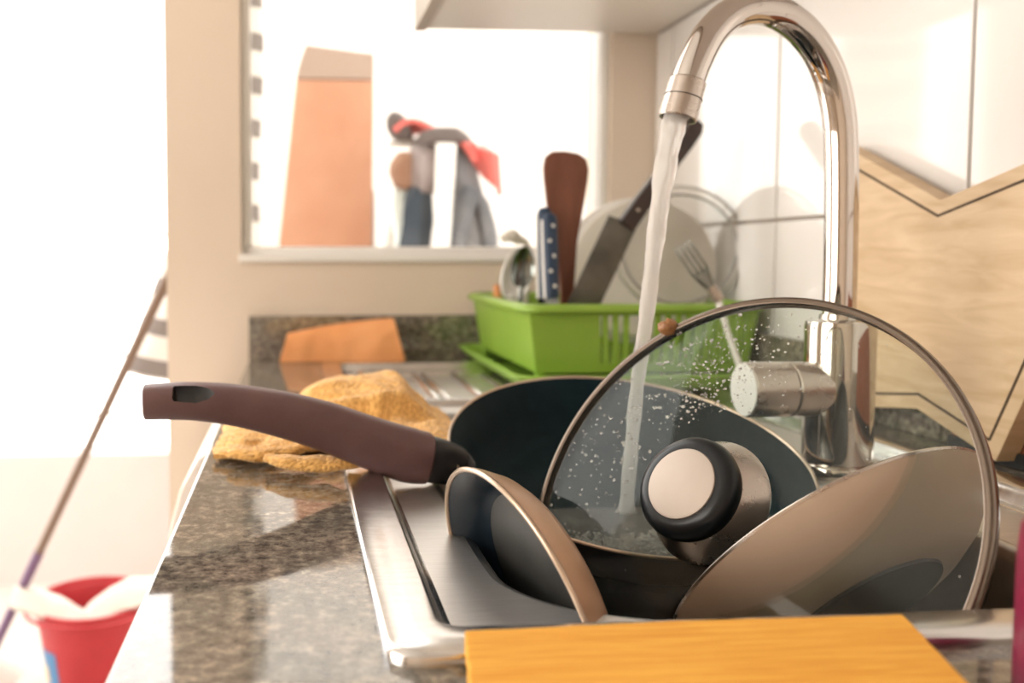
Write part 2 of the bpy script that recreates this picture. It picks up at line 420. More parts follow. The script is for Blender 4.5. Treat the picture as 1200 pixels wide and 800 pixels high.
def offset_loop(poly, d):
    n = len(poly); out = []
    for i in range(n):
        p0 = Vector(poly[i - 1]); p1 = Vector(poly[i]); p2 = Vector(poly[(i + 1) % n])
        e1 = (p1 - p0); e2 = (p2 - p1)
        e1 = e1.normalized() if e1.length > 1e-9 else e2.normalized(); e2 = e2.normalized() if e2.length > 1e-9 else e1
        n1 = Vector((-e1.y, e1.x)); n2 = Vector((-e2.y, e2.x)); b = n1 + n2
        b = b / max(b.dot(n1), .3) if b.length > 1e-6 else n1
        out.append((p1.x + b.x * d, p1.y + b.y * d))       # poly counter-clockwise: +d goes inwards
    return out
def add_loops(bm, loops, cap_last=False, cap_first=False):
    rings = [[bm.verts.new(p) for p in lp] for lp in loops]
    for A, B in zip(rings[:-1], rings[1:]):
        n = len(A)
        for i in range(n): bm.faces.new((A[i], A[(i + 1) % n], B[(i + 1) % n], B[i]))
    if cap_last: bm.faces.new(rings[-1])
    if cap_first: bm.faces.new(rings[0][::-1])
    return rings
# ================================================================== the setting
struct(box('floor', (-2.4, -2.0, -.05), (1.6, 3.1, 0), 'floor_tile'), 'pale tiled floor')
struct(box('ceiling', (-2.4, -2.0, 2.55), (.70, 1.50, 2.65), 'ceiling_white'), 'white kitchen ceiling')
# back wall with the window opening, ending left of the worktop
wb = bpy.data.objects.new('wall_back', None)
bm = bmesh.new()
WX0, WX1, WZ0, WZ1 = -.083, .492, 1.058, 2.1
add_box(bm, (-.196, 1.38, 0), (WX0, 1.50, 2.55)); add_box(bm, (WX0, 1.38, 0), (WX1, 1.50, WZ0))
add_box(bm, (WX1, 1.38, 0), (.70, 1.50, 2.55)); add_box(bm, (WX0, 1.38, WZ1), (WX1, 1.50, 2.55))
add_box(bm, (-2.4, 1.38, 0), (-1.75, 1.50, 2.55)); add_box(bm, (-1.75, 1.38, 2.25), (-.196, 1.50, 2.55))
struct(fin(bm, 'wall_back', 'paint_beige'), 'beige painted wall with a window over the worktop')
# window in the back wall
wn = struct(thing('window_1', 'white framed window behind the dish rack', None, (.2, 1.40, WZ0)))
bm = bmesh.new(); fw = .014
add_box(bm, (WX0, 1.392, WZ0), (WX1, 1.43, WZ0 + fw), .003); add_box(bm, (WX0, 1.392, WZ1 - fw), (WX1, 1.43, WZ1), .003)
add_box(bm, (WX0, 1.392, WZ0 + fw), (WX0 + fw, 1.43, WZ1 - fw), .003); add_box(bm, (WX1 - fw, 1.392, WZ0 + fw), (WX1, 1.43, WZ1 - fw), .003)
fin(bm, 'window_frame', 'frame_white', wn, True)
box('window_pane', (WX0 + fw, 1.409, WZ0 + fw), (WX1 - fw, 1.413, WZ1 - fw), 'window_glass', wn)
box('window_sill', (WX0 - .004, 1.372, WZ0 - .010), (WX1 + .012, 1.395, WZ0 + .003), 'frame_white', wn, .003)
# right wall with tiles
wr = struct(box('wall_right', (.568, -2.0, 0), (.70, 1.38, 2.55), 'grout'), 'kitchen wall covered with glossy white tiles')
ty = [1.378, 1.317, 1.015, .713, .411, .109, -.193, -.495]; tz = [.902, 1.100, 1.402, 1.704, 2.006]
gap = .0018
tile_cache = {}
for i in range(len(ty) - 1):
    for j in range(len(tz) - 1):
        y1, y0 = ty[i] - gap, ty[i + 1] + gap; z0, z1 = tz[j] + gap, tz[j + 1] - gap
        sz = (round(y1 - y0, 4), round(z1 - z0, 4))
        if sz not in tile_cache:
            b_ = bmesh.new(); add_box(b_, (-.004, -sz[0] / 2, -sz[1] / 2), (.004, sz[0] / 2, sz[1] / 2), .0015)
            t = wn_(fin(b_, 'tile', 'tile_white', None, True)); tile_cache[sz] = t.data
        else:
            t = bpy.data.objects.new('tile', tile_cache[sz]); COL.objects.link(t); wn_(t)
        t.location = (.565, (y0 + y1) / 2, (z0 + z1) / 2); t.parent = wr
bm = bmesh.new()
add_box(bm, (-2.4, -2.0, 0), (-2.28, -.95, 2.55)); add_box(bm, (-2.4, .75, 0), (-2.28, 1.38, 2.55))
add_box(bm, (-2.4, -.95, 0), (-2.28, .75, .9)); add_box(bm, (-2.4, -.95, 2.2), (-2.28, .75, 2.55))
struct(fin(bm, 'wall_left', 'paint_beige'), 'beige kitchen wall with an added side window')
struct(box('wall_front', (-2.4, -2.1, 0), (.70, -2.0, 2.55), 'paint_beige'), 'beige wall on the camera side of the kitchen')
w2 = struct(thing('window_2', 'unseen side window added to let daylight into the kitchen', None, (-2.3, -.1, .9)))  # out of view, put in as an opening for the side light
bm = bmesh.new()
for a, b in (((-2.34, -.95, .9), (-2.29, .75, .95)), ((-2.34, -.95, 2.15), (-2.29, .75, 2.2)), ((-2.34, -.95, .95), (-2.29, -.90, 2.15)), ((-2.34, .70, .95), (-2.29, .75, 2.15)), ((-2.34, -.12, .95), (-2.29, -.07, 2.15))):
    add_box(bm, a, b, .004)
fin(bm, 'window_frame', 'frame_white', w2, True)
# open service balcony behind the back wall
struct(box('wall_balcony', (-.22, 2.95, 0), (1.60, 3.07, 2.6), 'outdoor_white'), 'bright white balcony wall seen through the window')
struct(box('wall_balcony_side', (1.50, 1.50, 0), (1.60, 2.95, 2.6), 'outdoor_white'), 'white side wall of the balcony')
struct(box('wall_parapet', (-2.4, 2.90, 0), (-.22, 3.02, .42), 'parapet_paint'), 'low pale balcony parapet wall')
rl = thing('balcony_railing', 'thin white horizontal railing bars above the low balcony wall', 'railing', (-1.3, 2.96, .42))
for z in (.54, .735, .93, 1.125): box('rail_bar', (-2.4, 2.945, z - .007), (-.22, 2.965, z + .007), 'frame_white', rl, .003)
for x in (-2.3, -.26): box('post', (x - .012, 2.968, .42), (x + .012, 2.99, 1.15), 'frame_white', rl)
# ================================================================== worktop
wt = thing('worktop', 'polished grey-brown granite worktop around the steel sink', 'worktop', (.25, .4, .87))
bm = bmesh.new()
add_box(bm, (-.073, -.9, .868), (.052, 1.378, .9), .003, None, 3)
add_box(bm, (.045, -.9, .869), (.565, .352, .89995)); add_box(bm, (.045, 1.262, .869), (.565, 1.378, .8999)); add_box(bm, (.488, .352, .868), (.565, 1.262, .8999))
wn_(fin(bm, 'slab', 'granite', wt, True, 60))
box('upstand', (-.072, 1.360, .9), (.560, 1.380, .967), 'granite', wt, .0015)
box('upstand', (.549, -.5, .9), (.5605, 1.360, .966), 'granite', wt, .0015)
# ================================================================== sink
sk = thing('kitchen_sink', 'stainless steel sink with raised rim and ribbed drainer, full of dirty pans', 'sink', (.267, .8, .8))
SX0, SX1, SY0, SY1 = .034, .502, .335, 1.285
outer = rrect(SX0, SX1, SY0, SY1, .012, 8)
inner = offset_loop(outer, .031)
bm = bmesh.new()
L_ = []
for d, z in ((.0, .8985), (.0, .9035), (.0008, .9050), (.0025, .9060), (.0240, .9060), (.0258, .9052), (.0275, .9010), (.0300, .8955), (.0322, .8932), (.0350, .8926)):
    L_.append([(x, y, z) for x, y in rrect(SX0 + d, SX1 - d, SY0 + d, SY1 - d, max(.010, .014 - d * .2), 8)])
add_loops(bm, L_)
fin(bm, 'rim', 'steel', sk, True, 50)
# bowl outline: straight sides, a tap platform bulging in on the wall side
bp_ = smooth_path([Vector((x, y, 0)) for x, y in ((.100, .56), (.100, .475), (.105, .436), (.130, .405), (.170, .388), (.22, .378), (.29, .375), (.36, .377), (.400, .398), (.412, .46), (.408, .54), (.392, .585), (.381, .61), (.379, .645), (.381, .68), (.392, .71), (.408, .76), (.412, .83), (.402, .89), (.36, .925), (.27, .932), (.17, .932), (.118, .922), (.101, .885), (.100, .80), (.100, .68), (.100, .56))], 6)[:-1]
bowl2 = [(p.x, p.y) for p in bp_]
def ccw(poly):
    a = sum(poly[i - 1][0] * poly[i][1] - poly[i][0] * poly[i - 1][1] for i in range(len(poly)))
    return poly if a > 0 else poly[::-1]
bowl2 = ccw(bowl2)
prof = ((-.001, .8925), (.0020, .8921), (.0045, .8908), (.0062, .8885), (.0074, .8850), (.0090, .8740), (.0115, .856), (.0185, .822), (.024, .801), (.036, .7905), (.060, .7860))
bm = bmesh.new()
L_ = [[(x, y, z) for x, y in offset_loop(bowl2, d)] for d, z in prof]
cxb = sum(p[0] for p in bowl2) / len(bowl2); cyb = sum(p[1] for p in bowl2) / len(bowl2)
last = L_[-1]
L_.append([(cxb + (x - cxb) * .4, cyb + (y - cyb) * .4, .7840) for x, y, z in last])
add_loops(bm, L_, cap_last=True)
fin(bm, 'bowl', 'steel_bowl', sk, True, 60)
# flat deck between rim and bowl (a sheet with a hole)
from mathutils.geometry import delaunay_2d_cdt
op = rrect(SX0 + .0345, SX1 - .0345, SY0 + .0345, SY1 - .0345, .010, 8); ip = offset_loop(bowl2, -.0008)
vv = [Vector(p) for p in op] + [Vector(p) for p in ip]
ed = [(i, (i + 1) % len(op)) for i in range(len(op))] + [(len(op) + i, len(op) + (i + 1) % len(ip)) for i in range(len(ip))]
rv_, re_, rf_, *_ = delaunay_2d_cdt(vv, ed, [], 0, 1e-6)
def inside(poly, x, y):
    c = False
    for i in range(len(poly)):
        x1, y1 = poly[i - 1]; x2, y2 = poly[i]
        if (y1 > y) != (y2 > y) and x < (x2 - x1) * (y - y1) / (y2 - y1) + x1: c = not c
    return c
bm = bmesh.new(); bv = [bm.verts.new((p.x, p.y, .8926)) for p in rv_]
for f_ in rf_:
    gx = sum(rv_[i].x for i in f_) / len(f_); gy = sum(rv_[i].y for i in f_) / len(f_)
    if inside(op, gx, gy) and not inside(ip, gx, gy): bm.faces.new([bv[i] for i in f_])
fin(bm, 'deck', 'steel_brushed', sk, True)
# drainer: raised border and ribs pressed into the deck behind the bowl
dl = rrect(.080, .455, .972, 1.232, .012, 5)
bm = bmesh.new(); add_loops(bm, [[(x, y, z) for x, y in offset_loop(dl, d)] for d, z in ((0, .8926), (.002, .8985), (.006, .9000), (.010, .8985), (.012, .8926))])
fin(bm, 'drainer_border', 'steel', sk, True, 60)
for x in (.118, .160, .172, .214, .256, .298, .340, .382, .424):
    tube('drainer_rib', [(x, y, .8930) for y in (.985, .995, 1.21, 1.22)], [.001, .0048, .0048, .001], 'steel', sk, rv=[.0005, .0060, .0060, .0005], seg=10)
lathe('drain', [(0, .7865), (.012, .7865), (.013, .7875), (.030, .7875), (.036, .7865), (.038, .7845)], 'steel', sk, Matrix.Translation((.26, .78, 0)), 32)
# ================================================================== tap
tp = thing('kitchen_tap', 'chrome gooseneck mixer tap running water behind the glass lid', 'tap', (.410, .645, .897))
Mt = Matrix.Translation((.410, .645, 0))
lathe('base_flange', [(.0, .8926), (.029, .8926), (.0300, .8985), (.0285, .902), (.026, .903), (0, .903)], 'chrome', tp, Mt, 48)
lathe('body', [(0, .903), (.0242, .903), (.0246, .906), (.0246, 1.006), (.0238, 1.0095), (.020, 1.011), (.0150, 1.0115), (.0145, 1.0150), (0, 1.0150)], 'chrome', tp, Mt, 64)
Mx = axis_matrix((.410, .645, .9585), (-1, 0, 0))
lathe('mixer_housing', [(.0, .015), (.0205, .015), (.0205, .0395), (.0196, .0405), (0, .0405)], 'satin_steel', tp, Mx, 48)
lathe('mixer_lever_cap', [(0, .0412), (.0200, .0412), (.0208, .0422), (.0208, .0735), (.0200, .0745)], 'satin_steel', tp, Mx, 48)
lathe('lever_disc', [(.0200, .0740), (.0196, .0752), (.0, .0756)], 'ceramic_white', tp, Mx, 48)
sp = [(.4085, .645, 1.012), (.4085, .645, 1.06), (0.4067, 0.6450, 1.1288), (0.4028, 0.6440, 1.1652), (0.3927, 0.6420, 1.1946), (0.3752, 0.6380, 1.2176), (0.3524, 0.6330, 1.2317), (0.3298, 0.6280, 1.2354), (0.3084, 0.6240, 1.2297), (0.2912, 0.6200, 1.2147), (0.2785, 0.6170, 1.1920), (0.2707, 0.6150, 1.1702)]
pth = smooth_path(sp, 6)
tube('spout', pth, .0116, 'chrome', tp, seg=32, ref=(.3, -1, .05), angle=60)
nz0 = Vector(sp[-1]); nz1 = Vector((0.2665, 0.6145, 1.1554)); nd = (nz1 - nz0).normalized()
Mn = axis_matrix(nz0, nd)
nl = (nz1 - nz0).length
lathe('nozzle', [(.0117, -.012), (.0126, -.011), (.0129, 0), (.0131, nl), (.0124, nl + .001), (.0110, nl + .0005), (.0108, nl - .008), (0, nl - .008)], 'satin_steel', tp, Mn, 40)
tube('joint_ring', [nz0 + nd * .001 + (Mn.to_3x3() @ Vector((.0129 * math.cos(a * math.pi / 20), .0129 * math.sin(a * math.pi / 20), 0))) for a in range(40)], .0004, 'bakelite', tp, seg=6, closed=True)
# ================================================================== running water
ws_pts = smooth_path([nz1 - nd * .006, (0.2635, 0.6145, 1.1494), (0.2581, 0.6160, 1.1157), (0.2539, 0.6200, 1.0648), (0.2510, 0.6260, 1.0127), (0.2479, 0.6320, 0.9655), (0.2466, 0.6380, 0.9202), (0.2464, 0.6440, 0.8737), (0.2463, 0.6450, 0.8643)], 8)
rad = interp([.0088, .0088, .0078, .0062, .0056, .0054, .0053, .0058, .0085], 8)
rad = [r * (1 + .07 * math.sin(i * .9) + .04 * math.sin(i * 2.3)) for i, r in enumerate(rad)]
bm = bmesh.new(); add_sweep(bm, ws_pts, rad, [r * .8 for r in rad], 20, (.2, -1, 0))
for v in bm.verts:
    k = fbm(v.co.x * 140, v.co.y * 140, v.co.z * 14) * .0008; v.co.x += k; v.co.y += k
tag(fin(bm, 'water_stream', 'water', None, True, 80), 'stream of running water falling from the tap nozzle into the large pan', 'water')
# ================================================================== large frying pan
PC = Vector((.247, .651, .912)); PN = Vector((.01, -.293, .956)).normalized(); PR = .134
MP = axis_matrix(PC, PN, (1, 0, 0))
fp = thing('frying_pan', 'large black non-stick frying pan with long plum-brown handle, water running into it', 'frying pan', (.247, .665, .868))
inner_prof = [(.0, -.0440), (.085, -.0440), (.097, -.0425), (.1055, -.037), (.114, -.025), (.126, -.006), (.1318, -.0005)]
lathe('pan_interior', inner_prof, 'nonstick', fp, MP, 96, angle=60)
lathe('pan_exterior', [(.1335, -.0005), (.1285, -.007), (.1165, -.027), (.1080, -.0395), (.0985, -.0462), (.086, -.0475), (0, -.0475)], 'pan_outer', fp, MP, 96, angle=60)
lathe('pan_rim', [(.1316, -.0008), (.1320, .0004), (.1330, .0009), (.1339, .0003), (.1340, -.0010), (.1330, -.0014)], 'pan_rim', fp, MP, 96, closed=True, angle=80)
# handle: centre line and thickness follow a long upward-bowed grip
hp = [(0.0952, 0.6340, 0.9130), (0.0794, 0.6320, 0.9162), (0.0496, 0.6290, 0.9272), (0.0192, 0.6260, 0.9393), (-0.0106, 0.6220, 0.9489), (-0.0399, 0.6190, 0.9558), (-0.0686, 0.6160, 0.9597), (-0.0914, 0.6140, 0.9603), (-0.1038, 0.6130, 0.9600)]
hz = [33, 36, 33.5, 31.5, 29, 26, 23.5, 22, 21.5]
hz = [a * .625 / 1050 * .92 for a in hz]
hy = [.0135, .0150, .0150, .0145, .0140, .0135, .0135, .0135, .0125]
def handle_mesh():
    bm = bmesh.new(); pts = smooth_path(hp, 6)
    add_sweep(bm, pts, interp(hy, 6), interp(hz, 6), 28, (0, -.10, 1), True, False, 2.5)
    bmesh.ops.recalc_face_normals(bm, faces=bm.faces[:])
    caps = [f for f in bm.faces if len(f.verts) > 8]
    es = list({e for f in caps for e in f.edges})
    bmesh.ops.bevel(bm, geom=es, offset=.0022, segments=3, profile=.5, affect='EDGES')
    me = bpy.data.meshes.new('handle'); bm.to_mesh(me); bm.free(); return me
hme = handle_mesh()
ho = link('handle', hme, 'handle_plum', fp, True, 50)
# hanging slot cut right through the grip end
slot = Vector((-0.0694, 0.6030, 0.9687))
cut_poly = [(-.0135, -.0045), (-.0125, -.0058), (.002, -.0062), (.010, -.0040), (.0140, -.0008), (.0140, .0008), (.010, .0040), (.002, .0062), (-.0125, .0058), (-.0135, .0045)]
bmc = bmesh.new(); add_prism(bmc, cut_poly, -.06, .03, axis_matrix((slot.x, slot.y, slot.z), (.0, -.72, .69), (1, 0, .02)))
bmesh.ops.recalc_face_normals(bmc, faces=bmc.faces[:])
cme = bpy.data.meshes.new('slot_cutter'); bmc.to_mesh(cme); bmc.free(); cme.materials.append(MATS['ferrule'])
hme.materials.append(MATS['ferrule'])
co = bpy.data.objects.new('slot_cutter', cme); COL.objects.link(co)
md = ho.modifiers.new('slot', 'BOOLEAN'); md.operation = 'DIFFERENCE'; md.object = co; md.solver = 'EXACT'
try: md.material_mode = 'TRANSFER'
except Exception: pass
bpy.context.view_layer.update()
dg = bpy.context.evaluated_depsgraph_get()
nme = bpy.data.meshes.new_from_object(ho.evaluated_get(dg)); nme.name = 'handle'
ho.modifiers.clear(); ho.data = nme
bpy.data.objects.remove(co)
nme.set_sharp_from_angle(angle=math.radians(40))
tube('ferrule', smooth_path([(0.0920, 0.6340, 0.9130), (0.1031, 0.6370, 0.9103), (.1150, .648, .904), (.124, .650, .899)], 5), interp([.0115, .0115, .0125, .018], 5), 'ferrule', fp, rv=interp([.0165, .0162, .0150, .0120], 5), seg=20, ref=(0, -.1, 1), power=3.2)
# pool of water standing in the low side of the tilted pan
MPi = MP.inverted()
def in_pan(p):
    q = MPi @ p; r = math.hypot(q.x, q.y)
    if q.z > -.001 or q.z < -.0436: return False
    for (r0, z0), (r1, z1) in zip(inner_prof[1:-1], inner_prof[2:]):
        if z0 <= q.z <= z1: return r < r0 + (r1 - r0) * (q.z - z0) / (z1 - z0) - .0006
    return r < .085
bm = bmesh.new(); zl = .8680; c0 = Vector((.247, .585, zl)); ring_n = 72; rr = 10
cv = bm.verts.new(c0); rings = []
edge = []
for i in range(ring_n):
    d = Vector((math.cos(2 * math.pi * i / ring_n), math.sin(2 * math.pi * i / ring_n), 0)); s = 0
    while in_pan(c0 + d * (s + .001)): s += .001
    edge.append((d, s))
for k in range(1, rr + 1):
    R_ = []
    for d, s in edge:
        p = c0 + d * s * k / rr
        if k < rr: p.z += .0022 * fbm(p.x * 70, p.y * 70, 1.3)
        R_.append(bm.verts.new(p))
    rings.append(R_)
for i in range(ring_n):
    j = (i + 1) % ring_n; bm.faces.new((cv, rings[0][i], rings[0][j]))
    for k in range(rr - 1): bm.faces.new((rings[k][i], rings[k + 1][i], rings[k + 1][j], rings[k][j]))
tag(fin(bm, 'water_pool', 'pool_water', None, True, 80), 'shallow rippled water standing in the front of the large pan', 'water')
bm = bmesh.new()
rf = random.Random(3)
for i in range(900):
    a = rf.gauss(0, 1) * .034; b = rf.gauss(0, 1) * .011
    p = Vector((.222 + a, .572 + b, zl + .0003))
    if not in_pan(p): continue
    g = bmesh.ops.create_icosphere(bm, subdivisions=1, radius=abs(rf.gauss(.0004, .0005)) + .0004)
    bmesh.ops.translate(bm, vec=p, verts=g['verts'])
tag(fin(bm, 'water_foam', 'droplet', None, True, 80), 'white foam bubbles where the stream hits the pan water', 'foam', None, 'stuff')
# ================================================================== pan under the large one (only its dark rim shows)
M2 = axis_matrix((.236, .560, .8315), (-.03, -.10, .99))
lp = thing('sauce_pan', 'dark low saucepan half hidden under the large pan in the sink', 'saucepan', (.236, .56, .795))
lathe('pan_interior', [(0, -.033), (.060, -.033), (.070, -.028), (.0760, 0)], 'nonstick', lp, M2, 64)
lathe('pan_exterior', [(.0785, 0), (.0725, -.029), (.062, -.0355), (0, -.0355)], 'pan_outer', lp, M2, 64)
lathe('pan_rim', [(.0758, -.001), (.0762, .0008), (.0772, .0012), (.0784, .0006), (.0786, -.001)], 'satin_steel', lp, M2, 64, closed=True)
# ================================================================== small frying pan on its edge
SC_ = Vector((.115, .456, .879)); SN = Vector((-.92, -.26, -.31)).normalized(); k = .073 / .075
MS = axis_matrix(SC_, SN, (0, 0, 1))
sm = thing('small_frying_pan', 'small blue-black frying pan with tan rim standing on edge in the sink corner', 'frying pan', (.125, .456, .806))
lathe('pan_interior', [(.0510, -.0170), (.0540, -.0158), (.0570, -.0130), (.0640, -.0050), (.0705, -.0004)], 'nonstick_blue', sm, MS, 80, angle=60)
lathe('base_disc', [(.0, -.0166), (.0500, -.0166), (.0510, -.0172)], 'nonstick_grey', sm, MS, 64)
lathe('pan_exterior', [(.0732, -.0010), (.0700, -.0060), (.0630, -.0150), (.0570, -.0195), (.050, -.0210), (0, -.0210)], 'rim_tan', sm, MS, 80, angle=60)
lathe('pan_rim', [(.0703, -.0006), (.0707, .0008), (.0718, .0013), (.0730, .0008), (.0734, -.0006), (.0722, -.0014)], 'pan_rim', sm, MS, 80, closed=True, angle=80)
rvp = MS @ Vector((-.020, -.0640, -.0150))
lathe('rivet', [(0, .004), (.0025, .0036), (.0036, .002), (.0038, 0), (0, 0)], 'satin_steel', sm, axis_matrix(rvp, (.55, -.75, .1)), 20)
# ================================================================== beige pan turned over behind the lid
BC = Vector((.309, .492, .882)); BN = Vector((-.25, .74, .62)).normalized()
MB_ = axis_matrix(BC, BN, (1, 0, 0))
bp2 = thing('beige_pan', 'beige enamelled pan turned bottom side out behind the glass lid', 'pan', (.31, .47, .80))
lathe('pan_exterior', [(.1000, 0), (.0985, -.0035), (.0900, -.0130), (.0780, -.0220), (.0640, -.0285), (.0540, -.0315), (.0470, -.0320)], 'enamel_beige', bp2, MB_, 80, angle=60)
lathe('pan_base', [(.0475, -.0318), (.0465, -.0335), (.0440, -.0340), (0, -.0340)], 'base_dark', bp2, MB_, 64)
lathe('pan_interior', [(.0985, .0005), (.0965, -.0025), (.0880, -.0110), (.0765, -.0195), (.0630, -.0260), (.048, -.0290), (0, -.0290)], 'nonstick_grey', bp2, MB_, 80, angle=60)
lathe('pan_rim', [(.0983, -.0002), (.0988, .0008), (.0997, .0008), (.1003, 0), (.0998, -.0012)], 'satin_steel', bp2, MB_, 80, closed=True)
# ================================================================== glass lid
LC = Vector((.2484, .5006, .9103)); LN = Vector((-.774, -.397, .493)).normalized(); LS = 1.077
ML = axis_matrix(LC, LN, (0, 0, 1)) @ Matrix.Scale(LS, 4)
gl = thing('glass_lid', 'round glass pan lid with steel rim and black knob leaning upright in the sink', 'lid', (.16, .43, .80))
def dome(r): return .0105 * (1 - (r / .1275) ** 2) ** .9 if r < .1275 else 0.0
pr = [(r, dome(r)) for r in (.1280, .124, .118, .110, .100, .088, .075, .060, .046, .030, .014, 0)]
lathe('glass', pr + [(r, z - .0035) for r, z in pr[::-1]], 'lid_glass', gl, ML, 96, angle=60)
lathe('steel_band', [(.1262, .0028), (.1282, .0034), (.1300, .0026), (.1307, .0004), (.1302, -.0034), (.1285, -.0046), (.1268, -.0044), (.1262, -.0036)], 'rim_steel', gl, ML, 128, closed=True, angle=50)
lathe('knob_skirt', [(0, .0095), (.0310, .0100), (.0342, .0108), (.0348, .0125), (.0338, .0146), (.0300, .0200), (.0272, .0245), (.0262, .0258), (0, .0258)], 'satin_steel', gl, ML, 64)
lathe('knob', [(0, .0256), (.0258, .0256), (.0276, .0268), (.0286, .0305), (.0280, .0340), (.0258, .0372), (.0222, .0386), (.0196, .0386), (0, .0384)], 'bakelite', gl, ML, 64)
lathe('knob_disc', [(.0196, .0385), (.0193, .0392), (.0180, .0396), (0, .0398)], 'knob_disc', gl, ML, 64)
bm = bmesh.new(); rd = random.Random(11)
def drop_at(a, r, s, flat=.55):
    p = Vector((r * math.cos(a), r * math.sin(a), dome(r) + .0002))
    g = bmesh.ops.create_icosphere(bm, subdivisions=1, radius=s)
    M_ = ML @ Matrix.Translation(p) @ Matrix.Diagonal((1, rd.uniform(.8, 1.5), flat, 1))
    bmesh.ops.transform(bm, matrix=M_, verts=g['verts'])
# local x is up the lid; the splash band lies on the tap side, left of the knob
for i in range(620):
    a = rd.gauss(.45, .30); r = rd.uniform(.050, .105) + .02 * rd.random()
    drop_at(a, r, abs(rd.gauss(.0002, .00028)) + .0002)
for i in range(170): drop_at(rd.gauss(1.45, .35), rd.uniform(.055, .121), abs(rd.gauss(.0003, .0004)) + .0002)
for i in range(16): drop_at(rd.gauss(1.0, .3), rd.uniform(.085, .121), rd.uniform(.0008, .0013))
for i in range(70): drop_at(rd.uniform(-1.6, 3.0), rd.uniform(.05, .122), rd.uniform(.0002, .0006))
fin(bm, 'water_drops', 'droplet', gl, True, 80)['kind'] = 'stuff'
fs = bmesh.new(); g = bmesh.ops.create_icosphere(fs, subdivisions=3, radius=.0055)
fsp = Vector((0.2252, 0.5240, 1.0110))
for v in fs.verts:
    n_ = v.co.normalized(); v.co = v.co * (1 + .35 * fbm(n_.x * 2, n_.y * 2, n_.z * 2)); v.co.x *= 1.2
FSP = ML @ Vector((.1300 * math.cos(.64), .1300 * math.sin(.64), .004))
bmesh.ops.translate(fs, vec=FSP, verts=fs.verts[:])
tag(fin(fs, 'food_scrap', 'food_brown', None, True, 120), 'small brown crumb of food stuck on the lid rim', 'food')
# ================================================================== cloth in the foreground
bm = bmesh.new()
zt = .9165
q = [(0.0638, 0.3312, 0.9165), (0.1510, 0.3340, 0.9165), (0.2414, 0.3327, 0.9165), (0.2219, 0.2674, 0.9165), (0.2143, 0.2494, 0.9165), (0.1128, 0.2478, 0.9165), (0.0536, 0.2620, 0.9165), (0.0576, 0.2891, 0.9165)]
qp = [Vector((a[0], a[1])) for a in q]
def edge_pts(a, b, n, amp):
    out = []
    for i in range(n):
        t = i / n; p = a.lerp(b, t); out.append((p.x + amp * fbm(p.x * 300, p.y * 300, 2), p.y + amp * fbm(p.x * 300, p.y * 300, 7)))
    return out
poly = []
for i in range(len(qp)): poly += edge_pts(qp[i], qp[(i + 1) % len(qp)], 10, .0007)
poly = ccw(poly)
prism('sponge_cloth', poly, .9066, zt, 'sponge_yellow', None, None, .0012)
tag(bpy.data.objects['sponge_cloth'], 'thick orange-yellow sponge cloth lying across the front rim of the sink', 'cloth')
# ================================================================== wooden board behind the tap
bd = thing('cutting_board', 'light wooden board with a V notch and dark groove leaning on the tiled wall', 'cutting board', (.53, .66, .90))
BX = .520
outl = [(0.5200, 0.8518, 1.0202), (0.5200, 0.8684, 1.1710), (0.5200, 0.8407, 1.1644), (0.5200, 0.7041, 1.1050), (0.5200, 0.6005, 1.1318), (0.5200, 0.5451, 1.1058), (0.5200, 0.5511, 1.0420), (0.5200, 0.5884, 0.9880), (0.5200, 0.6227, 0.9053), (0.5200, 0.7113, 0.9299), (0.5200, 0.7720, 0.9209), (0.5200, 0.8432, 0.9096)]
oyz = ccw([(p[1], p[2]) for p in outl])
# local frame: x->world y, y->world z, z->world -x
def lean(y, z, d): return Vector((BX - d + (z - .9) * .05, y, z))
Mbd = Matrix(((0, .05, -1, BX - .9 * .05), (1, 0, 0, 0), (0, 1, 0, 0), (0, 0, 0, 1)))
def board_mesh():
    bm = bmesh.new(); add_prism(bm, oyz, -.017, 0)
    bmesh.ops.recalc_face_normals(bm, faces=bm.faces[:])
    bmesh.ops.bevel(bm, geom=bm.edges[:], offset=.001, segments=2, profile=.5, affect='EDGES')
    bmesh.ops.transform(bm, matrix=Mbd, verts=bm.verts[:])
    return wn_(fin(bm, 'panel', 'board_wood', bd, True))
board_mesh()
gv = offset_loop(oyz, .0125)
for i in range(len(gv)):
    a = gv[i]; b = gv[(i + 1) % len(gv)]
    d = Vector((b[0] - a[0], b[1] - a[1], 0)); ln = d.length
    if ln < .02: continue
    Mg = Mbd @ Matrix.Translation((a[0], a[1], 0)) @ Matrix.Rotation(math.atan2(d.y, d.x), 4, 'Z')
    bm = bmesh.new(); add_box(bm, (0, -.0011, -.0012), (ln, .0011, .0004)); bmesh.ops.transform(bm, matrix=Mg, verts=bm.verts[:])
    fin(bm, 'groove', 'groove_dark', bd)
# reddish brown panel standing right beside it
rb = thing('brown_board', 'reddish-brown wooden board beside the notched board at the right edge', 'board', (.54, .5, .9))
Mrb = Matrix(((0, .03, -1, .540 - .9 * .03), (1, 0, 0, 0), (0, 1, 0, 0), (0, 0, 0, 1)))
prism('panel', [(.33, .9003), (.692, .9003), (.692, 1.00), (.66, 1.02), (.33, 1.02)], -.006, .0015, 'terracotta', rb, Mrb, .0015)
prism('foot_strip', [(.33, .9003), (.692, .9003), (.692, .912), (.33, .912)], .0018, .0055, 'sole_dark', rb, Mrb, .0008)
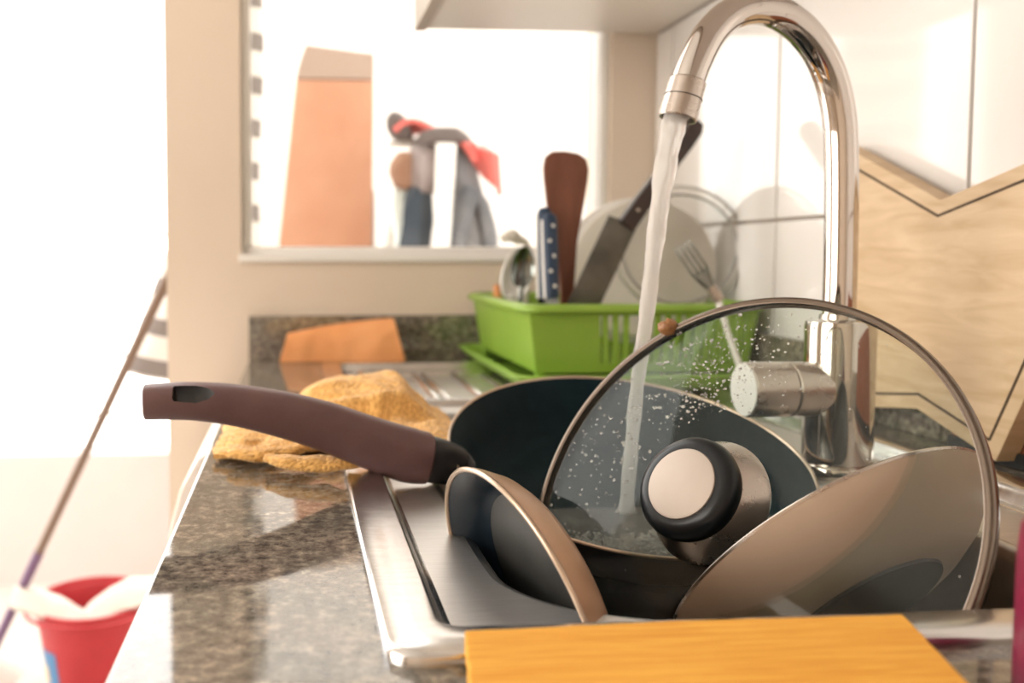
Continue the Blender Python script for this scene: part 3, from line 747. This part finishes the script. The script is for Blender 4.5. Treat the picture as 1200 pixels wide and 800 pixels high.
# magenta bottle at the right edge
mb = thing('soap_bottle', 'magenta plastic bottle cut off by the right edge of the picture', 'bottle', (.281, .285, .9))
Mm = Matrix.Translation((.2835, .285, 0))
lathe('bottle_body', [(0, .9002), (.025, .9002), (.0275, .903), (.0275, .950), (.0265, .962), (.022, .972), (.012, .980), (.0105, .984), (0, .984)], 'magenta_plastic', mb, Mm, 40)
lathe('cap', [(.0115, .982), (.0115, .998), (.0095, 1.001), (0, 1.001)], 'magenta_plastic', mb, Mm, 32)
# ================================================================== green dish rack
rk = thing('dish_rack', 'bright green plastic dish rack on its drip tray by the window', 'dish rack', (.40, 1.18, .899))
RX0, RX1, RY0, RY1 = .268, .542, 1.012, 1.345
top = ((RX0, RY0), (RX1, RY0), (RX1, RY1), (RX0, RY1)); bot = ((RX0 + .012, RY0 + .010), (RX1 - .008, RY0 + .010), (RX1 - .008, RY1 - .010), (RX0 + .012, RY1 - .010))
ZT, ZB = 1.000, .922
def wall_piece(bm, side, u0, u1, v0, v1, th=.0025):
    a0, a1 = Vector(bot[side]), Vector(bot[(side + 1) % 4]); b0, b1 = Vector(top[side]), Vector(top[(side + 1) % 4])
    def pt(u, v):
        p = a0.lerp(a1, u).lerp(b0.lerp(b1, u), v); return Vector((p.x, p.y, ZB + (ZT - ZB) * v))
    A = [pt(u0, v0), pt(u1, v0), pt(u1, v1), pt(u0, v1)]
    n = (A[1] - A[0]).cross(A[3] - A[0]).normalized() * th
    F = [bm.verts.new(p + n * .5) for p in A]; B = [bm.verts.new(p - n * .5) for p in A]
    bm.faces.new(F); bm.faces.new(B[::-1])
    for i in range(4): bm.faces.new((F[i], B[i], B[(i + 1) % 4], F[(i + 1) % 4]))
bm = bmesh.new()
wall_piece(bm, 0, 0, .30, 0, 1); wall_piece(bm, 0, .30, 1, 0, .14); wall_piece(bm, 0, .30, 1, .86, 1)
wall_piece(bm, 1, 0, 1, 0, 1); wall_piece(bm, 2, 0, 1, 0, 1); wall_piece(bm, 3, 0, 1, 0, 1)
add_box(bm, (RX0 + .012, RY0 + .010, ZB - .001), (RX1 - .008, RY1 - .010, ZB + .002))
fin(bm, 'basket', 'green_plastic', rk)
nb = 15
for i in range(nb):
    u = .30 + .70 * (i + .5) / nb
    if .44 < u < .48: continue
    bm = bmesh.new(); wall_piece(bm, 0, u - .0125, u + .0125, .12, .88, .0040); fin(bm, 'slat', 'green_plastic', rk)
bm = bmesh.new()
rimlp = ccw(rrect(RX0, RX1, RY0, RY1, .018, 6))
add_loops(bm, [[(x, y, z) for x, y in offset_loop(rimlp, d)] for d, z in ((.002, .9915), (-.009, .9925), (-.0115, .9955), (-.0095, 1.0005), (-.002, 1.0030), (.003, 1.0015), (.004, .994))])
fin(bm, 'rack_rim', 'green_plastic', rk, True, 70)
bm = bmesh.new()
trl = ccw(rrect(RX0 - .018, RX1 + .004, RY0 - .028, RY1 + .010, .022, 6))
add_loops(bm, [[(x, y, z) for x, y in offset_loop(trl, d)] for d, z in ((.030, .9030), (.018, .9034), (.008, .9075), (-.001, .9175), (-.006, .9215), (-.0005, .9235), (.004, .9215), (.010, .9110), (.022, .9055), (.034, .9052))], cap_last=True, cap_first=True)
fin(bm, 'drip_tray', 'green_tray', rk, True, 60)
for x, y in ((.285, 1.03), (.525, 1.03), (.285, 1.33), (.525, 1.33)):
    lathe('foot', [(0, .9000), (.006, .9000), (.006, .9225), (0, .9225)], 'green_tray', rk, Matrix.Translation((x, y, 0)), 12)
# ---- things standing in the rack
def flat_shape(name, outline, th, mat, parent, origin, xdir, ydir, bevel=.0008):
    x = Vector(xdir).normalized(); y = Vector(ydir); y = (y - x * y.dot(x)).normalized(); z = x.cross(y)
    M = Matrix.Translation(Vector(origin)) @ Matrix((x, y, z)).transposed().to_4x4()
    return prism(name, ccw(outline), -th / 2, th / 2, mat, parent, M, bevel), M
# wooden spatula
sa = Vector((0.3469, 1.1000, 1.0065)); sb = Vector((0.3667, 1.1150, 1.1879)); ax = (sb - sa).normalized(); side = Vector((1, .1, 0))
o0 = sa - ax * .07
st = thing('wooden_spatula', 'dark brown wooden spatula standing blade up in the green rack', 'spatula', tuple(o0))
Lh = (sb - o0).length
ol = [(-.009, 0), (-.0095, .08), (-.0115, .10), (-.018, .14), (-.0255, .18), (-.029, .215), (-.030, Lh - .022), (-.027, Lh - .008), (-.018, Lh - .001), (0, Lh), (.018, Lh - .003), (.028, Lh - .010), (.031, Lh - .024), (.029, .215), (.0225, .18), (.014, .14), (.0105, .10), (.009, .08), (.009, 0)]
flat_shape('blade_and_handle', ol, .006, 'spatula_wood', st, o0, side, ax, .0018)
# cleaver-like kitchen knife, handle up
ka = Vector((0.3541, 1.0750, 1.0035)); kb1 = Vector((0.3997, 1.0750, 1.1018)); kc = Vector((0.4878, 1.0750, 1.2240))
kx = (kb1 - ka).normalized(); o1 = ka - kx * .05; kn = thing('kitchen_knife', 'broad dark-bladed kitchen knife standing handle up in the rack', 'knife', tuple(o1))
Lb = (kb1 - o1).length
flat_shape('blade', [(-.019, .012), (-.019, Lb - .002), (.0195, Lb + .002), (.0195, .002), (.012, -.004)], .0022, 'blade_dark', kn, o1, Vector((kx.z, 0, -kx.x)), kx, .0004)
hx = (kc - kb1).normalized(); Lk = (kc - kb1).length
_, Mk = flat_shape('grip', [(-.0095, -.006), (-.0100, .03), (-.0085, .07), (-.0095, Lk - .03), (-.0105, Lk - .010), (-.006, Lk), (.005, Lk), (.010, Lk - .010), (.0105, Lk - .03), (.0095, .07), (.0115, .03), (.0120, -.006)], .016, 'knife_handle', kn, kb1 + Vector((kx.z, 0, -kx.x)) * .006, Vector((hx.z, 0, -hx.x)), hx, .003)
for t in (.018, .05, .085): lathe('rivet', [(0, .0086), (.002, .0084), (.0024, .0075)], 'satin_steel', kn, Mk @ Matrix.Translation((0, t, 0)), 14)
# two polka-dot handled knives
for i, (pa, pb, yy, lab) in enumerate((((0.3036, 1.0450, 1.0123), (0.3036, 1.0600, 1.1091), 0, 'blue knife handle with white dots standing nearest in the rack'), ((0.3038, 1.0750, 1.0110), (0.3057, 1.0900, 1.1178), 0, 'blue dotted knife handle partly hidden behind its twin in the rack'))):
    a = Vector(pa); b = Vector(pb); d = (b - a).normalized(); o = a - d * .06; L = (b - o).length
    kk = thing('dotted_knife', lab, 'knife', tuple(o), 'dotted knives in the rack')
    s_ = Vector((1, 0, 0)).cross(d)
    tube('grip', [a - d * .005, a, a.lerp(b, .5), b - d * .008, b - d * .002, b], [.0075, .0085, .0092, .0092, .0070, .0030], 'grip_blue', kk, rv=[.005, .0055, .006, .006, .0045, .002], seg=16, ref=(0, 1, 0))
    for q in range(5):
        pq = a.lerp(b, .10 + q * .185); lathe('dot', [(0, .0068), (.0016, .0066), (.0022, .0058), (.0022, .0045)], 'ceramic_white', kk, axis_matrix(pq + Vector(((.0022, -.0022)[q % 2], 0, 0)), (0, -1, .1)), 14)
    tube('grip_edge', [a - d * .005 + Vector((-.0082, .001, 0)), a.lerp(b, .5) + Vector((-.0090, .001, 0)), b - d * .008 + Vector((-.0088, .001, 0))], .0022, 'ceramic_white', kk, seg=8)
    flat_shape('blade', [(-.008, 0), (.006, -.006), (.008, L * .4), (-.008, L * .4)], .0015, 'spoon_steel', kk, o, (1, 0, 0), d, .0003)
# spoon
a = Vector((0.2921, 1.1500, 0.9999)); b = Vector((0.2950, 1.1500, 1.0433)); d = (b - a).normalized()
sn = thing('steel_spoon', 'dark steel spoon standing bowl up at the left end of the rack', 'spoon', tuple(a - d * .09))
tube('stem', [a - d * .075, a - d * .04, a, b - d * .024], [.006, .004, .0028, .0035], 'spoon_steel', sn, rv=[.0012, .0012, .0015, .0015], seg=10, ref=(0, 1, 0))
def spoon_bowl(u, v):
    t = (u - .5) * 2; s = (v - .5) * 2; wdt = .0158 * math.sqrt(max(0.0008, 1 - t * t)) * (1 - .12 * t)
    p = b + d * (t * .0275) + Vector((1, 0, 0)) * (s * wdt)
    p.y += .0065 * (1 - t * t) * (1 - s * s); return p
sheet('bowl', spoon_bowl, 20, 12, .0012, 'spoon_steel', sn)
# white ceramic ladle and small wooden end
ca_ = Vector((0.2952, 1.1900, 1.0001)); wl = thing('white_ladle', 'white ceramic ladle behind the spoon in the rack', 'ladle', (.300, 1.19, .93))
def ladle(u, v):
    t = (u - .5) * 2; s = (v - .5) * 2; wdt = .020 * math.sqrt(max(.001, 1 - t * t)) * (1 + .15 * t)
    p = Vector((0.2961, 1.1900, 1.0324)) + Vector((.08, 0, 1)).normalized() * (-t * .036) + Vector((1, 0, 0)) * (s * wdt); p.y += .014 * (1 - t * t) * (1 - s * s); return p
sheet('bowl', ladle, 18, 14, .0025, 'ceramic_white', wl)
tube('stem', [Vector((0.2905, 1.1900, 1.0059)), Vector((.300, 1.19, .95)), Vector((.300, 1.19, .926))], .005, 'ceramic_white', wl, rv=.003, seg=10, ref=(0, 1, 0))
wv_ = thing('wrapped_spoon', 'cream coloured bent utensil end leaning behind the white ladle', 'utensil', (.318, 1.23, .93))
tube('stem', smooth_path([(.318, 1.23, .926), (.318, 1.23, 1.0), (0.3213, 1.2300, 1.0695), (0.3043, 1.2300, 1.0813)], 5), .0055, 'plate_cream', wv_, seg=12)
tube('tip', smooth_path([(0.3111, 1.2280, 1.0766), (0.2982, 1.2250, 1.0860), (0.2832, 1.2220, 1.0812)], 5), interp([.006, .0095, .005], 5), 'plate_cream', wv_, seg=12)
oc = tube('orange_handle', [(.296, 1.29, .926), (.293, 1.29, 1.0), (.292, 1.29, 1.016)], [.006, .006, .004], 'orange_cloth', None, seg=10)
oc.name = 'orange_peeler'; tag(oc, 'orange handle tip peeking over the left corner of the rack', 'utensil')
# plates and lids standing on edge
def disc(name, label, cat, c, n, prof, mat, part, extra=None):
    t = thing(name, label, cat, (c[0], c[1], c[2] - prof[-1][0] * .99))
    M = axis_matrix(c, n); lathe(part, prof, mat, t, M, 72, closed=True, angle=50)
    if extra: lathe(extra[0], extra[1], extra[2], t, M, 72, closed=True, angle=60)
    return t
disc('dinner_plate', 'cream dinner plate standing on edge behind the knife in the rack', 'plate', (0.4660, 1.1800, 1.0404), (-.35, -.93, .10), [(.0, .0), (.052, .0), (.060, .004), (.090, .010), (.0925, .0115), (.0915, .0135), (.088, .0132), (.058, .0072), (.050, .003), (0, .003)], 'plate_cream', 'plate')
disc('white_plate', 'white plate standing just behind the cream plate', 'plate', (0.4676, 1.2150, 1.0363), (-.30, -.95, .08), [(.0, .0), (.055, .0), (.063, .004), (.098, .010), (.1005, .0115), (.0995, .0135), (.096, .0132), (.060, .0072), (.052, .003), (0, .003)], 'ceramic_white', 'plate')
disc('plastic_lid', 'round translucent plastic lid standing at the wall end of the rack', 'lid', (0.4947, 1.1300, 1.0666), (-.28, -.95, .10), [(0, 0), (.068, 0), (.070, .002), (.072, .006), (.079, .006), (.0805, .004), (.0805, -.002), (.082, -.0022), (.0825, .006), (.080, .0085), (.071, .0085), (.067, .003), (0, .0025)], 'clear_plastic', 'disc')
gj = thing('glass_bowl', 'clear glass bowl behind the translucent lid against the tiles', 'bowl', (.515, 1.25, .93))
Mg = axis_matrix((0.5961, 1.2400, 1.1037), (-.75, -.62, .15))
lathe('bowl_wall', [(.052, 0), (.050, -.010), (.043, -.028), (.030, -.040), (.012, -.0445), (0, -.045), (0, -.043), (.012, -.0425), (.029, -.038), (.0415, -.027), (.0485, -.010), (.0505, 0)], 'clear_plastic', gj, Mg, 56, closed=True)
lathe('bowl_rim', [(.0505, -.001), (.051, .001), (.0518, .001), (.0522, -.001)], 'satin_steel', gj, Mg, 56, closed=True)
# fork leaning on the outside of the rack
fa = Vector((0.4417, 1.0000, 1.0717)); fb = Vector((0.4733, 0.9850, 1.0173)); fc = Vector((0.5018, 0.9450, 0.8982))
fk = thing('steel_fork', 'steel dinner fork leaning tines up against the green rack', 'fork', tuple(fc))
fd = (fb - fa).normalized(); fs_ = Vector((fd.z, .25, -fd.x)).normalized(); fs_ = (fs_ - fd * fs_.dot(fd)).normalized(); fnn = fd.cross(fs_)
for k in range(4):
    o = (k - 1.5) * .0060
    pts = [fa + fs_ * o * .95 + fnn * .004, fa + fd * .012 + fs_ * o, fa + fd * .034 + fs_ * o + fnn * -.002, fa + fd * .040 + fs_ * o * .9]
    tube('tine', smooth_path(pts, 4), interp([.0006, .0014, .0016, .0018], 4), 'spoon_steel', fk, rv=.0009, seg=8, ref=tuple(fnn))
tube('head', smooth_path([fa + fd * .037, fa + fd * .044, fa + fd * .054, fb + fd * -.002], 5), interp([.0088, .0092, .0065, .0036], 5), 'spoon_steel', fk, rv=.0011, seg=14, ref=tuple(fnn))
tube('collar', [fb - fd * .006, fb + fd * .012], .0068, 'satin_steel', fk, rv=.0045, seg=16, ref=tuple(fnn))
tube('stem', smooth_path([fb + fd * .010, fb.lerp(fc, .4), fc], 5), interp([.0040, .0030, .0048], 5), 'ceramic_white', fk, rv=.0020, seg=12, ref=tuple(fnn))
# ================================================================== cloths on the worktop
def orange(u, v):
    # folded cloth standing as a tent: u along x, v over the fold
    x = -.018 + u * .172 - (.012 * u if v > .55 else 0)
    h = .050 + .012 * u - .010 * (1 - u) ** 2
    a = v * math.pi
    y = 1.318 + .020 * (1 - math.cos(a)) * .9 + .004 * math.sin(u * 5)
    t = math.sin(a) ** .55 if 0 < a < math.pi else 0
    z = .9018 + h * t
    x += .014 * (u - .5) * (1 - t) + .016 * t * (.35 - u) * .9
    y += .003 * fbm(x * 30, z * 40, 1)
    return Vector((x, y, z))
tag(sheet('folded_cloth', orange, 30, 30, .0022, 'orange_cloth'), 'folded orange cleaning cloth propped against the granite upstand', 'cloth')
def knitted(u, v):
    # knitted cloth heaped at the back right, flat and ribbed at the front left
    x = -.064 + u * .205; y = .686 + v * .195 + .024 * u * (1 - v)
    e = min(u, 1 - u) * 9; g = min(v, 1 - v) * 9
    edge_ = (min(1, max(0, e)) * min(1, max(0, g))) ** .5
    hump = math.exp(-(max(0, abs(u - .60) - .13) / .15) ** 2) * math.exp(-(max(0, abs(v - .66) - .05) / .20) ** 2)
    fold = math.exp(-((v - .36 - .25 * (u - .4)) / .05) ** 2) * math.exp(-((u - .5) / .3) ** 2)
    z = .9055 + edge_ * (.006 + .037 * hump * (.80 + .25 * u) + .010 * fold)
    z += .0016 * math.sin(v * 60) * edge_ * max(0, 1 - u * 3.2)
    z += .0055 * edge_ * fbm(u * 5, v * 5, 3); y += .010 * fbm(u * 4, v * 3, 9) * (1 - v * .7)
    x += .007 * fbm(u * 4, v * 4, 5)
    return Vector((x, y, z))
kc_ = thing('knitted_cloth', 'crumpled mustard yellow knitted dishcloth on the sink edge under the pan handle', 'cloth', (.03, .78, .90))
sheet('cloth_body', knitted, 90, 90, .004, 'knit_yellow', kc_)
def fold_roll(pts, rr, sd):
    pth_ = smooth_path(pts, 6); rad_ = interp(rr, 6)
    bm = bmesh.new(); uvl = bm.loops.layers.uv.new('UVMap'); add_sweep(bm, pth_, rad_, [q * .72 for q in rad_], 18, (0, -.2, 1))
    for v in bm.verts:
        n_ = fbm(v.co.x * 60 + sd, v.co.y * 60, v.co.z * 60) * .0022; v.co += Vector((n_ * .4, -n_, n_))
    for f_ in bm.faces:
        for lp in f_.loops: lp[uvl].uv = (lp.vert.co.x, lp.vert.co.z * 1.5 + lp.vert.co.y)
    fin(bm, 'folded_edge', 'knit_yellow', kc_, True, 80)
fold_roll([(-0.0516, 0.6772, 0.9090), (-0.0307, 0.6697, 0.9090), (-0.0052, 0.6763, 0.9110), (0.0249, 0.7020, 0.9130), (0.0562, 0.7118, 0.9160), (0.0808, 0.6865, 0.9160)], [.004, .0070, .0066, .0060, .0065, .004], 1)
fold_roll([(-0.0227, 0.6578, 0.9090), (-0.0081, 0.6442, 0.9100), (0.0145, 0.6328, 0.9110), (0.0375, 0.6304, 0.9130), (0.0601, 0.6428, 0.9160), (0.0772, 0.6555, 0.9180)], [.004, .0075, .0082, .0075, .0065, .003], 4)
# ================================================================== base units and the upper cabinet
uc = thing('wall_cabinet', 'white wall cabinet over the worktop, seen from below', 'cabinet', (.37, .8, 1.40))
box('cabinet_body', (.200, -.35, 1.402), (.560, 1.376, 2.10), 'cabinet_white', uc, .002)
for i in range(4):
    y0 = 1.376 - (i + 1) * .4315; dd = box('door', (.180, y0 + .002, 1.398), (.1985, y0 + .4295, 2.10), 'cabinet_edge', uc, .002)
    tube('handle', [(.178, y0 + .06, 1.46), (.160, y0 + .06, 1.46), (.160, y0 + .06, 1.60), (.178, y0 + .06, 1.60)], .004, 'satin_steel', dd, seg=10)
for i in range(3):
    y1 = .82 - i * .55; y0 = y1 - .548
    bc = thing('base_cabinet', ('white base cabinet below the sink drainer', 'white base cabinet below the sink bowl', 'white base cabinet nearest the camera under the worktop')[i], 'cabinet', (.25, (y0 + y1) / 2, 0))
    bm = bmesh.new(); add_box(bm, (-.045, y0, .08), (.55, y0 + .016, .866)); add_box(bm, (-.045, y1 - .016, .08), (.55, y1, .866)); add_box(bm, (-.045, y0 + .016, .08), (.55, y1 - .016, .096)); add_box(bm, (.0, y0, .0), (.55, y1, .08))
    fin(bm, 'carcass', 'cabinet_white', bc)
    dr = box('door', (-.064, y0 + .002, .085), (-.046, y1 - .002, .864), 'cabinet_white', bc, .002)
    tube('handle', [(-.066, y0 + .05, .70), (-.085, y0 + .05, .70), (-.085, y0 + .05, .82), (-.066, y0 + .05, .82)], .004, 'satin_steel', dr, seg=10)
wm = thing('washing_machine', 'white appliance with bulging front under the far end of the worktop', 'appliance', (.2, 1.1, 0))
pf = [(-.070, .05), (-.125, .06), (-.134, .40), (-.134, .70), (-.130, .775), (-.118, .822), (-.100, .855), (-.085, .866), (-.070, .866)]
Mw = Matrix(((1, 0, 0, 0), (0, 0, -1, 0), (0, 1, 0, 0), (0, 0, 0, 1)))
prism('front_panel', ccw(pf), -1.355, -.90, 'cabinet_white', wm, Mw, .003)
box('casing', (-.070, .952, .02), (.54, 1.355, .866), 'cabinet_white', wm, .003)
box('control_strip', (-.1365, .92, .640), (-.1335, 1.33, .685), 'metal_grey', wm, .001, None)
# ================================================================== seen through the window and the doorway
ib = thing('ironing_board', 'orange covered ironing board standing upright behind the window', 'ironing board', (.07, 2.5, 0))
def irb(zlo, zhi, mat, nm, y0, y1, inset=0):
    n = 14; pl = []
    def xl(z): return -.105 + (z - .55) * .108 + (max(0, z - 1.52) ** 2) * 1.5 + inset
    def xr(z): return .205 + (z - .55) * .010 - inset
    L = [(xl(zlo + (zhi - zlo) * i / n), zlo + (zhi - zlo) * i / n) for i in range(n + 1)]; R_ = [(xr(zlo + (zhi - zlo) * i / n), zlo + (zhi - zlo) * i / n) for i in range(n, -1, -1)]
    if zhi > 1.6: R_[0] = (xr(zhi), zhi - .022)
    M = Matrix(((1, 0, 0, 0), (0, 0, -1, 0), (0, 1, 0, 0), (0, 0, 0, 1)))
    prism(nm, ccw(L + R_), -y1, -y0, mat, ib, M, .004)
irb(.30, 1.535, 'board_orange', 'cover', 2.48, 2.515); irb(1.540, 1.630, 'board_grey', 'top_end', 2.482, 2.513)
tube('leg', [(.06, 2.53, 1.30), (.235, 2.56, 0.0)], .012, 'metal_grey', ib, seg=10); tube('leg', [(.0, 2.53, 1.20), (-.08, 2.56, 0.0)], .012, 'metal_grey', ib, seg=10)
box('heel_bracket', (.190, 2.520, 1.05), (.222, 2.545, 1.24), 'metal_grey', ib, .004)
# drying stand with bags and clothes thrown over it
ds = thing('drying_stand', 'white plastic clothes stand behind the window', 'stand', (.40, 2.3, 0))
tube('upright', [(.352, 2.245, 0), (0.3644, 2.2400, 1.0600), (0.3760, 2.2400, 1.3371)], [.02, .021, .026], 'frame_white', ds, seg=14, rv=.012, ref=(0, 1, 0))
tube('upright', [(.232, 2.34, 0), (0.2340, 2.3400, 1.0600), (0.2651, 2.3400, 1.2445)], [.02, .020, .012], 'frame_white', ds, seg=14, rv=.012, ref=(0, 1, 0))
tube('top_bar', [(.24, 2.32, 1.345), (.50, 2.32, 1.345)], .010, 'frame_white', ds, seg=10)
tube('foot_bar', [(.20, 2.29, .012), (.52, 2.29, .012)], .012, 'frame_white', ds, seg=10)
def drape(name, label, cat, ctrl, mat, y, fat, group='clothes on the drying stand', seed=0):
    # ctrl: rows of (xl, xr, z) from top to bottom; a hanging padded shape with folds
    n = len(ctrl)
    bm = bmesh.new(); loops = []
    rows = 26; seg = 28
    for i in range(rows):
        t = i / (rows - 1) * (n - 1); k = min(int(t), n - 2); f_ = t - k
        xl = ctrl[k][0] + (ctrl[k + 1][0] - ctrl[k][0]) * f_; xr = ctrl[k][1] + (ctrl[k + 1][1] - ctrl[k][1]) * f_; z = ctrl[k][2] + (ctrl[k + 1][2] - ctrl[k][2]) * f_
        c = (xl + xr) / 2; h = max((xr - xl) / 2, .003); lp = []
        ff = fat * (.35 + .65 * math.sin(math.pi * min(1, (i + 1) / rows * 1.0)) ** .5)
        for s in range(seg):
            a = 2 * math.pi * s / seg
            fold = 1 + .16 * math.sin(a * 6 + seed + z * 8) * (.3 + .7 * i / rows) + .22 * fbm(math.cos(a) * 1.5 + seed, math.sin(a) * 1.5, z * 9)
            lp.append((c + h * math.cos(a) * fold, y + ff * math.sin(a) * fold, z))
        loops.append(lp)
    add_loops(bm, loops, True, True)
    return tag(fin(bm, name, mat, None, True, 60), label, cat, group)
yb = 2.30
def rowpx(lst): return lst
drape('grey_bag', 'long grey coat hanging on the right of the white stand', 'clothes', [(.400, .425, 1.350), (.385, .455, 1.320), (.375, .472, 1.25), (.375, .500, 1.15), (.372, .512, 1.08), (.37, .50, .95)], 'bag_grey', 2.315, .030, seed=1)
drape('navy_trousers', 'dark navy trousers hanging between the two white uprights', 'clothes', [(.285, .345, 1.235), (.278, .350, 1.21), (.272, .350, 1.13), (.258, .345, 1.05), (.262, .34, .85)], 'bag_navy', 2.290, .020, seed=2)
drape('slate_shirt', 'slate grey shirt hanging in front of the grey coat beside the white upright', 'clothes', [(.425, .450, 1.235), (.410, .470, 1.215), (.400, .450, 1.16), (.385, .430, 1.10), (.38, .43, .95)], 'bag_slate', 2.268, .016, seed=9)
drape('dark_sleeve', 'dark sleeve bulging at the right side of the grey coat', 'clothes', [(.455, .475, 1.22), (.460, .496, 1.19), (.470, .512, 1.13), (.478, .518, 1.10), (.475, .51, .98)], 'bag_slate', 2.286, .018, seed=12)
drape('mauve_bag', 'mauve-brown bag hanging at the middle of the stand', 'bag', [(.300, .380, 1.345), (.290, .395, 1.315), (.290, .385, 1.26), (.300, .370, 1.215)], 'bag_mauve', 2.290, .034, seed=3)
drape('brown_bag', 'round brown bag at the left of the stand', 'bag', [(.262, .300, 1.320), (.246, .300, 1.295), (.240, .298, 1.265), (.252, .296, 1.235), (.265, .285, 1.225)], 'bag_brown', 2.290, .028, seed=4)
drape('taupe_hat', 'dark taupe hat poking up left on top of the stand', 'hat', [(.240, .262, 1.420), (.232, .278, 1.405), (.235, .292, 1.375), (.252, .300, 1.350)], 'bag_taupe', 2.290, .026, seed=5)
drape('clear_bag', 'pale translucent bag hanging beside the left upright', 'bag', [(.250, .300, 1.235), (.240, .330, 1.215), (.242, .300, 1.18), (.262, .285, 1.08), (.262, .285, .98)], 'clear_bag', 2.318, .014, seed=6)
def redc(u, v):
    x = .262 + u * .205 + (v - .5) * .03; z = 1.392 - .060 * (u - .35) ** 2 * 2.2 - .02 * (v - .5) + .012 * math.sin(u * 9) - max(0, u - .6) * .10
    return Vector((x + .0 * v, 2.262 + v * .07, z - .030 * abs(v - .5)))
tag(sheet('red_cloth', redc, 26, 8, .012, 'cloth_red'), 'red cloth thrown over the top of the clothes stand', 'cloth', 'clothes on the drying stand')
def redd(u, v):
    return Vector((.445 + u * .065 + v * .012, 2.262 + .02 * math.sin(u * 6) + .02 * v, 1.345 - v * .10 * (.5 + .5 * u) - u * .035))
tag(sheet('red_cloth', redd, 10, 10, .012, 'cloth_red'), 'hanging red cloth corner at the right of the stand', 'cloth', 'clothes on the drying stand')
drape('taupe_scarf', 'dark taupe scarf lying across the top of the clothes stand', 'scarf', [(.345, .405, 1.378), (.315, .420, 1.365), (.300, .435, 1.345), (.295, .340, 1.335)], 'bag_taupe', 2.252, .018, seed=8)
# striped towel on a line behind the end of the wall
def towel(u, v):
    z = 1.66 - v * .88
    f_ = max(0, (v - .66) / .34)
    x = -.266 - .100 * f_ ** 1.1 * (1 - u) + u * .194 + .006 * math.sin(v * 9) * u
    y = 1.90 + .016 * math.sin(u * 12 + v * 3)
    z += (.5 - u) * .05 * (.3 + 1.2 * f_)
    return Vector((x, y, z))
tw = sheet('striped_towel', towel, 30, 40, .004, 'stripe_cloth')
tag(tw, 'black and white striped towel hanging behind the end of the wall', 'towel')
cl = thing('clothes_line', 'thin white clothes line holding the striped towel', 'line', (-.2, 1.9, 1.68))
tube('cord', [(-2.35, 1.9, 1.672), (1.5, 1.9, 1.672)], .003, 'frame_white', cl, seg=8)
# mop leaning on the wall end
ma = Vector((-0.7249, 2.2000, 0.1305)); mt = Vector((-0.2396, 1.6500, 1.0028)); md_ = (mt - ma).normalized()
mlow = ma - md_ * ((ma.z - .03) / md_.z); mtop = mt + md_ * .14; mid = ma.lerp(mt, .30)
mp_ = thing('mop', 'long mop with purple and brown stick leaning behind the wall', 'mop', (mlow.x, mlow.y, 0))
tube('lower_stick', [mlow, mid], .0115, 'stick_purple', mp_, seg=12); tube('upper_stick', [mid, mtop], .0095, 'stick_brown', mp_, seg=12)
drp = bmesh.new(); add_lathe(drp, [(0, .07), (.02, .065), (.07, .02), (.085, .001), (0, .001)], 24, Matrix.Translation((mlow.x, mlow.y, 0))); fin(drp, 'mop_head', 'mop_yarn', mp_, True)
# red bucket with rags
bk = thing('red_bucket', 'red plastic bucket with a blue label, white rags hanging out', 'bucket', (-.49, 2.15, 0))
Mk2 = Matrix.Translation((-.488, 2.15, 0))
lathe('bucket_body', [(0, .001), (.092, .001), (.096, .004), (.134, .240), (.137, .242), (.141, .2405), (.141, .232), (.1365, .230), (.130, .225), (.092, .008), (0, .008)], 'red_plastic', bk, Mk2, 56)
def lab(u, v, r_, a0, a1, z0, z1):
    a = a0 + (a1 - a0) * u; z = z0 + (z1 - z0) * v; r = .096 + (z - .004) / .236 * .038 + .0012 + r_
    return Vector((-.488 + r * math.cos(a), 2.15 + r * math.sin(a), z))
sheet('label', lambda u, v: lab(u, v, 0, math.radians(196), math.radians(236), .03, .145), 10, 6, .0008, 'label_blue', bk)
sheet('label_patch', lambda u, v: lab(u, v, .0008, math.radians(200), math.radians(214), .06, .10), 6, 4, .0008, 'label_yellow', bk)
tube('carry_handle', [Vector((-.488 + .144 * math.cos(a), 2.15 - .05 - .095 * math.sin(a), .236 - .012 * math.sin(a))) for a in [math.pi * i / 16 for i in range(17)]], .004, 'red_plastic', bk, seg=8)
def rag(cx_, cy_, lx, rot, hgt, sd):
    def fn(u, v):
        t = (u - .5) * 2; s = (v - .5) * 2
        x = t * lx; y = s * .05; z = .245 + hgt * (1 - t * t) * (1 - .5 * s * s) - .03 * abs(s) + .006 * fbm(u * 5 + sd, v * 5, sd) + rot * t * .05
        return Vector((cx_ + x, cy_ + y, z))
    return fn
tag(sheet('white_rag', rag(-.555, 2.09, .095, -1.0, .020, 1), 16, 12, .010, 'white_cloth'), 'white rag hanging over the left lip of the red bucket', 'rag', 'rags in the bucket')
tag(sheet('white_rag', rag(-.405, 2.11, .105, .75, .045, 5), 16, 12, .012, 'white_cloth'), 'thick white rag bulging out of the right of the red bucket', 'rag', 'rags in the bucket')
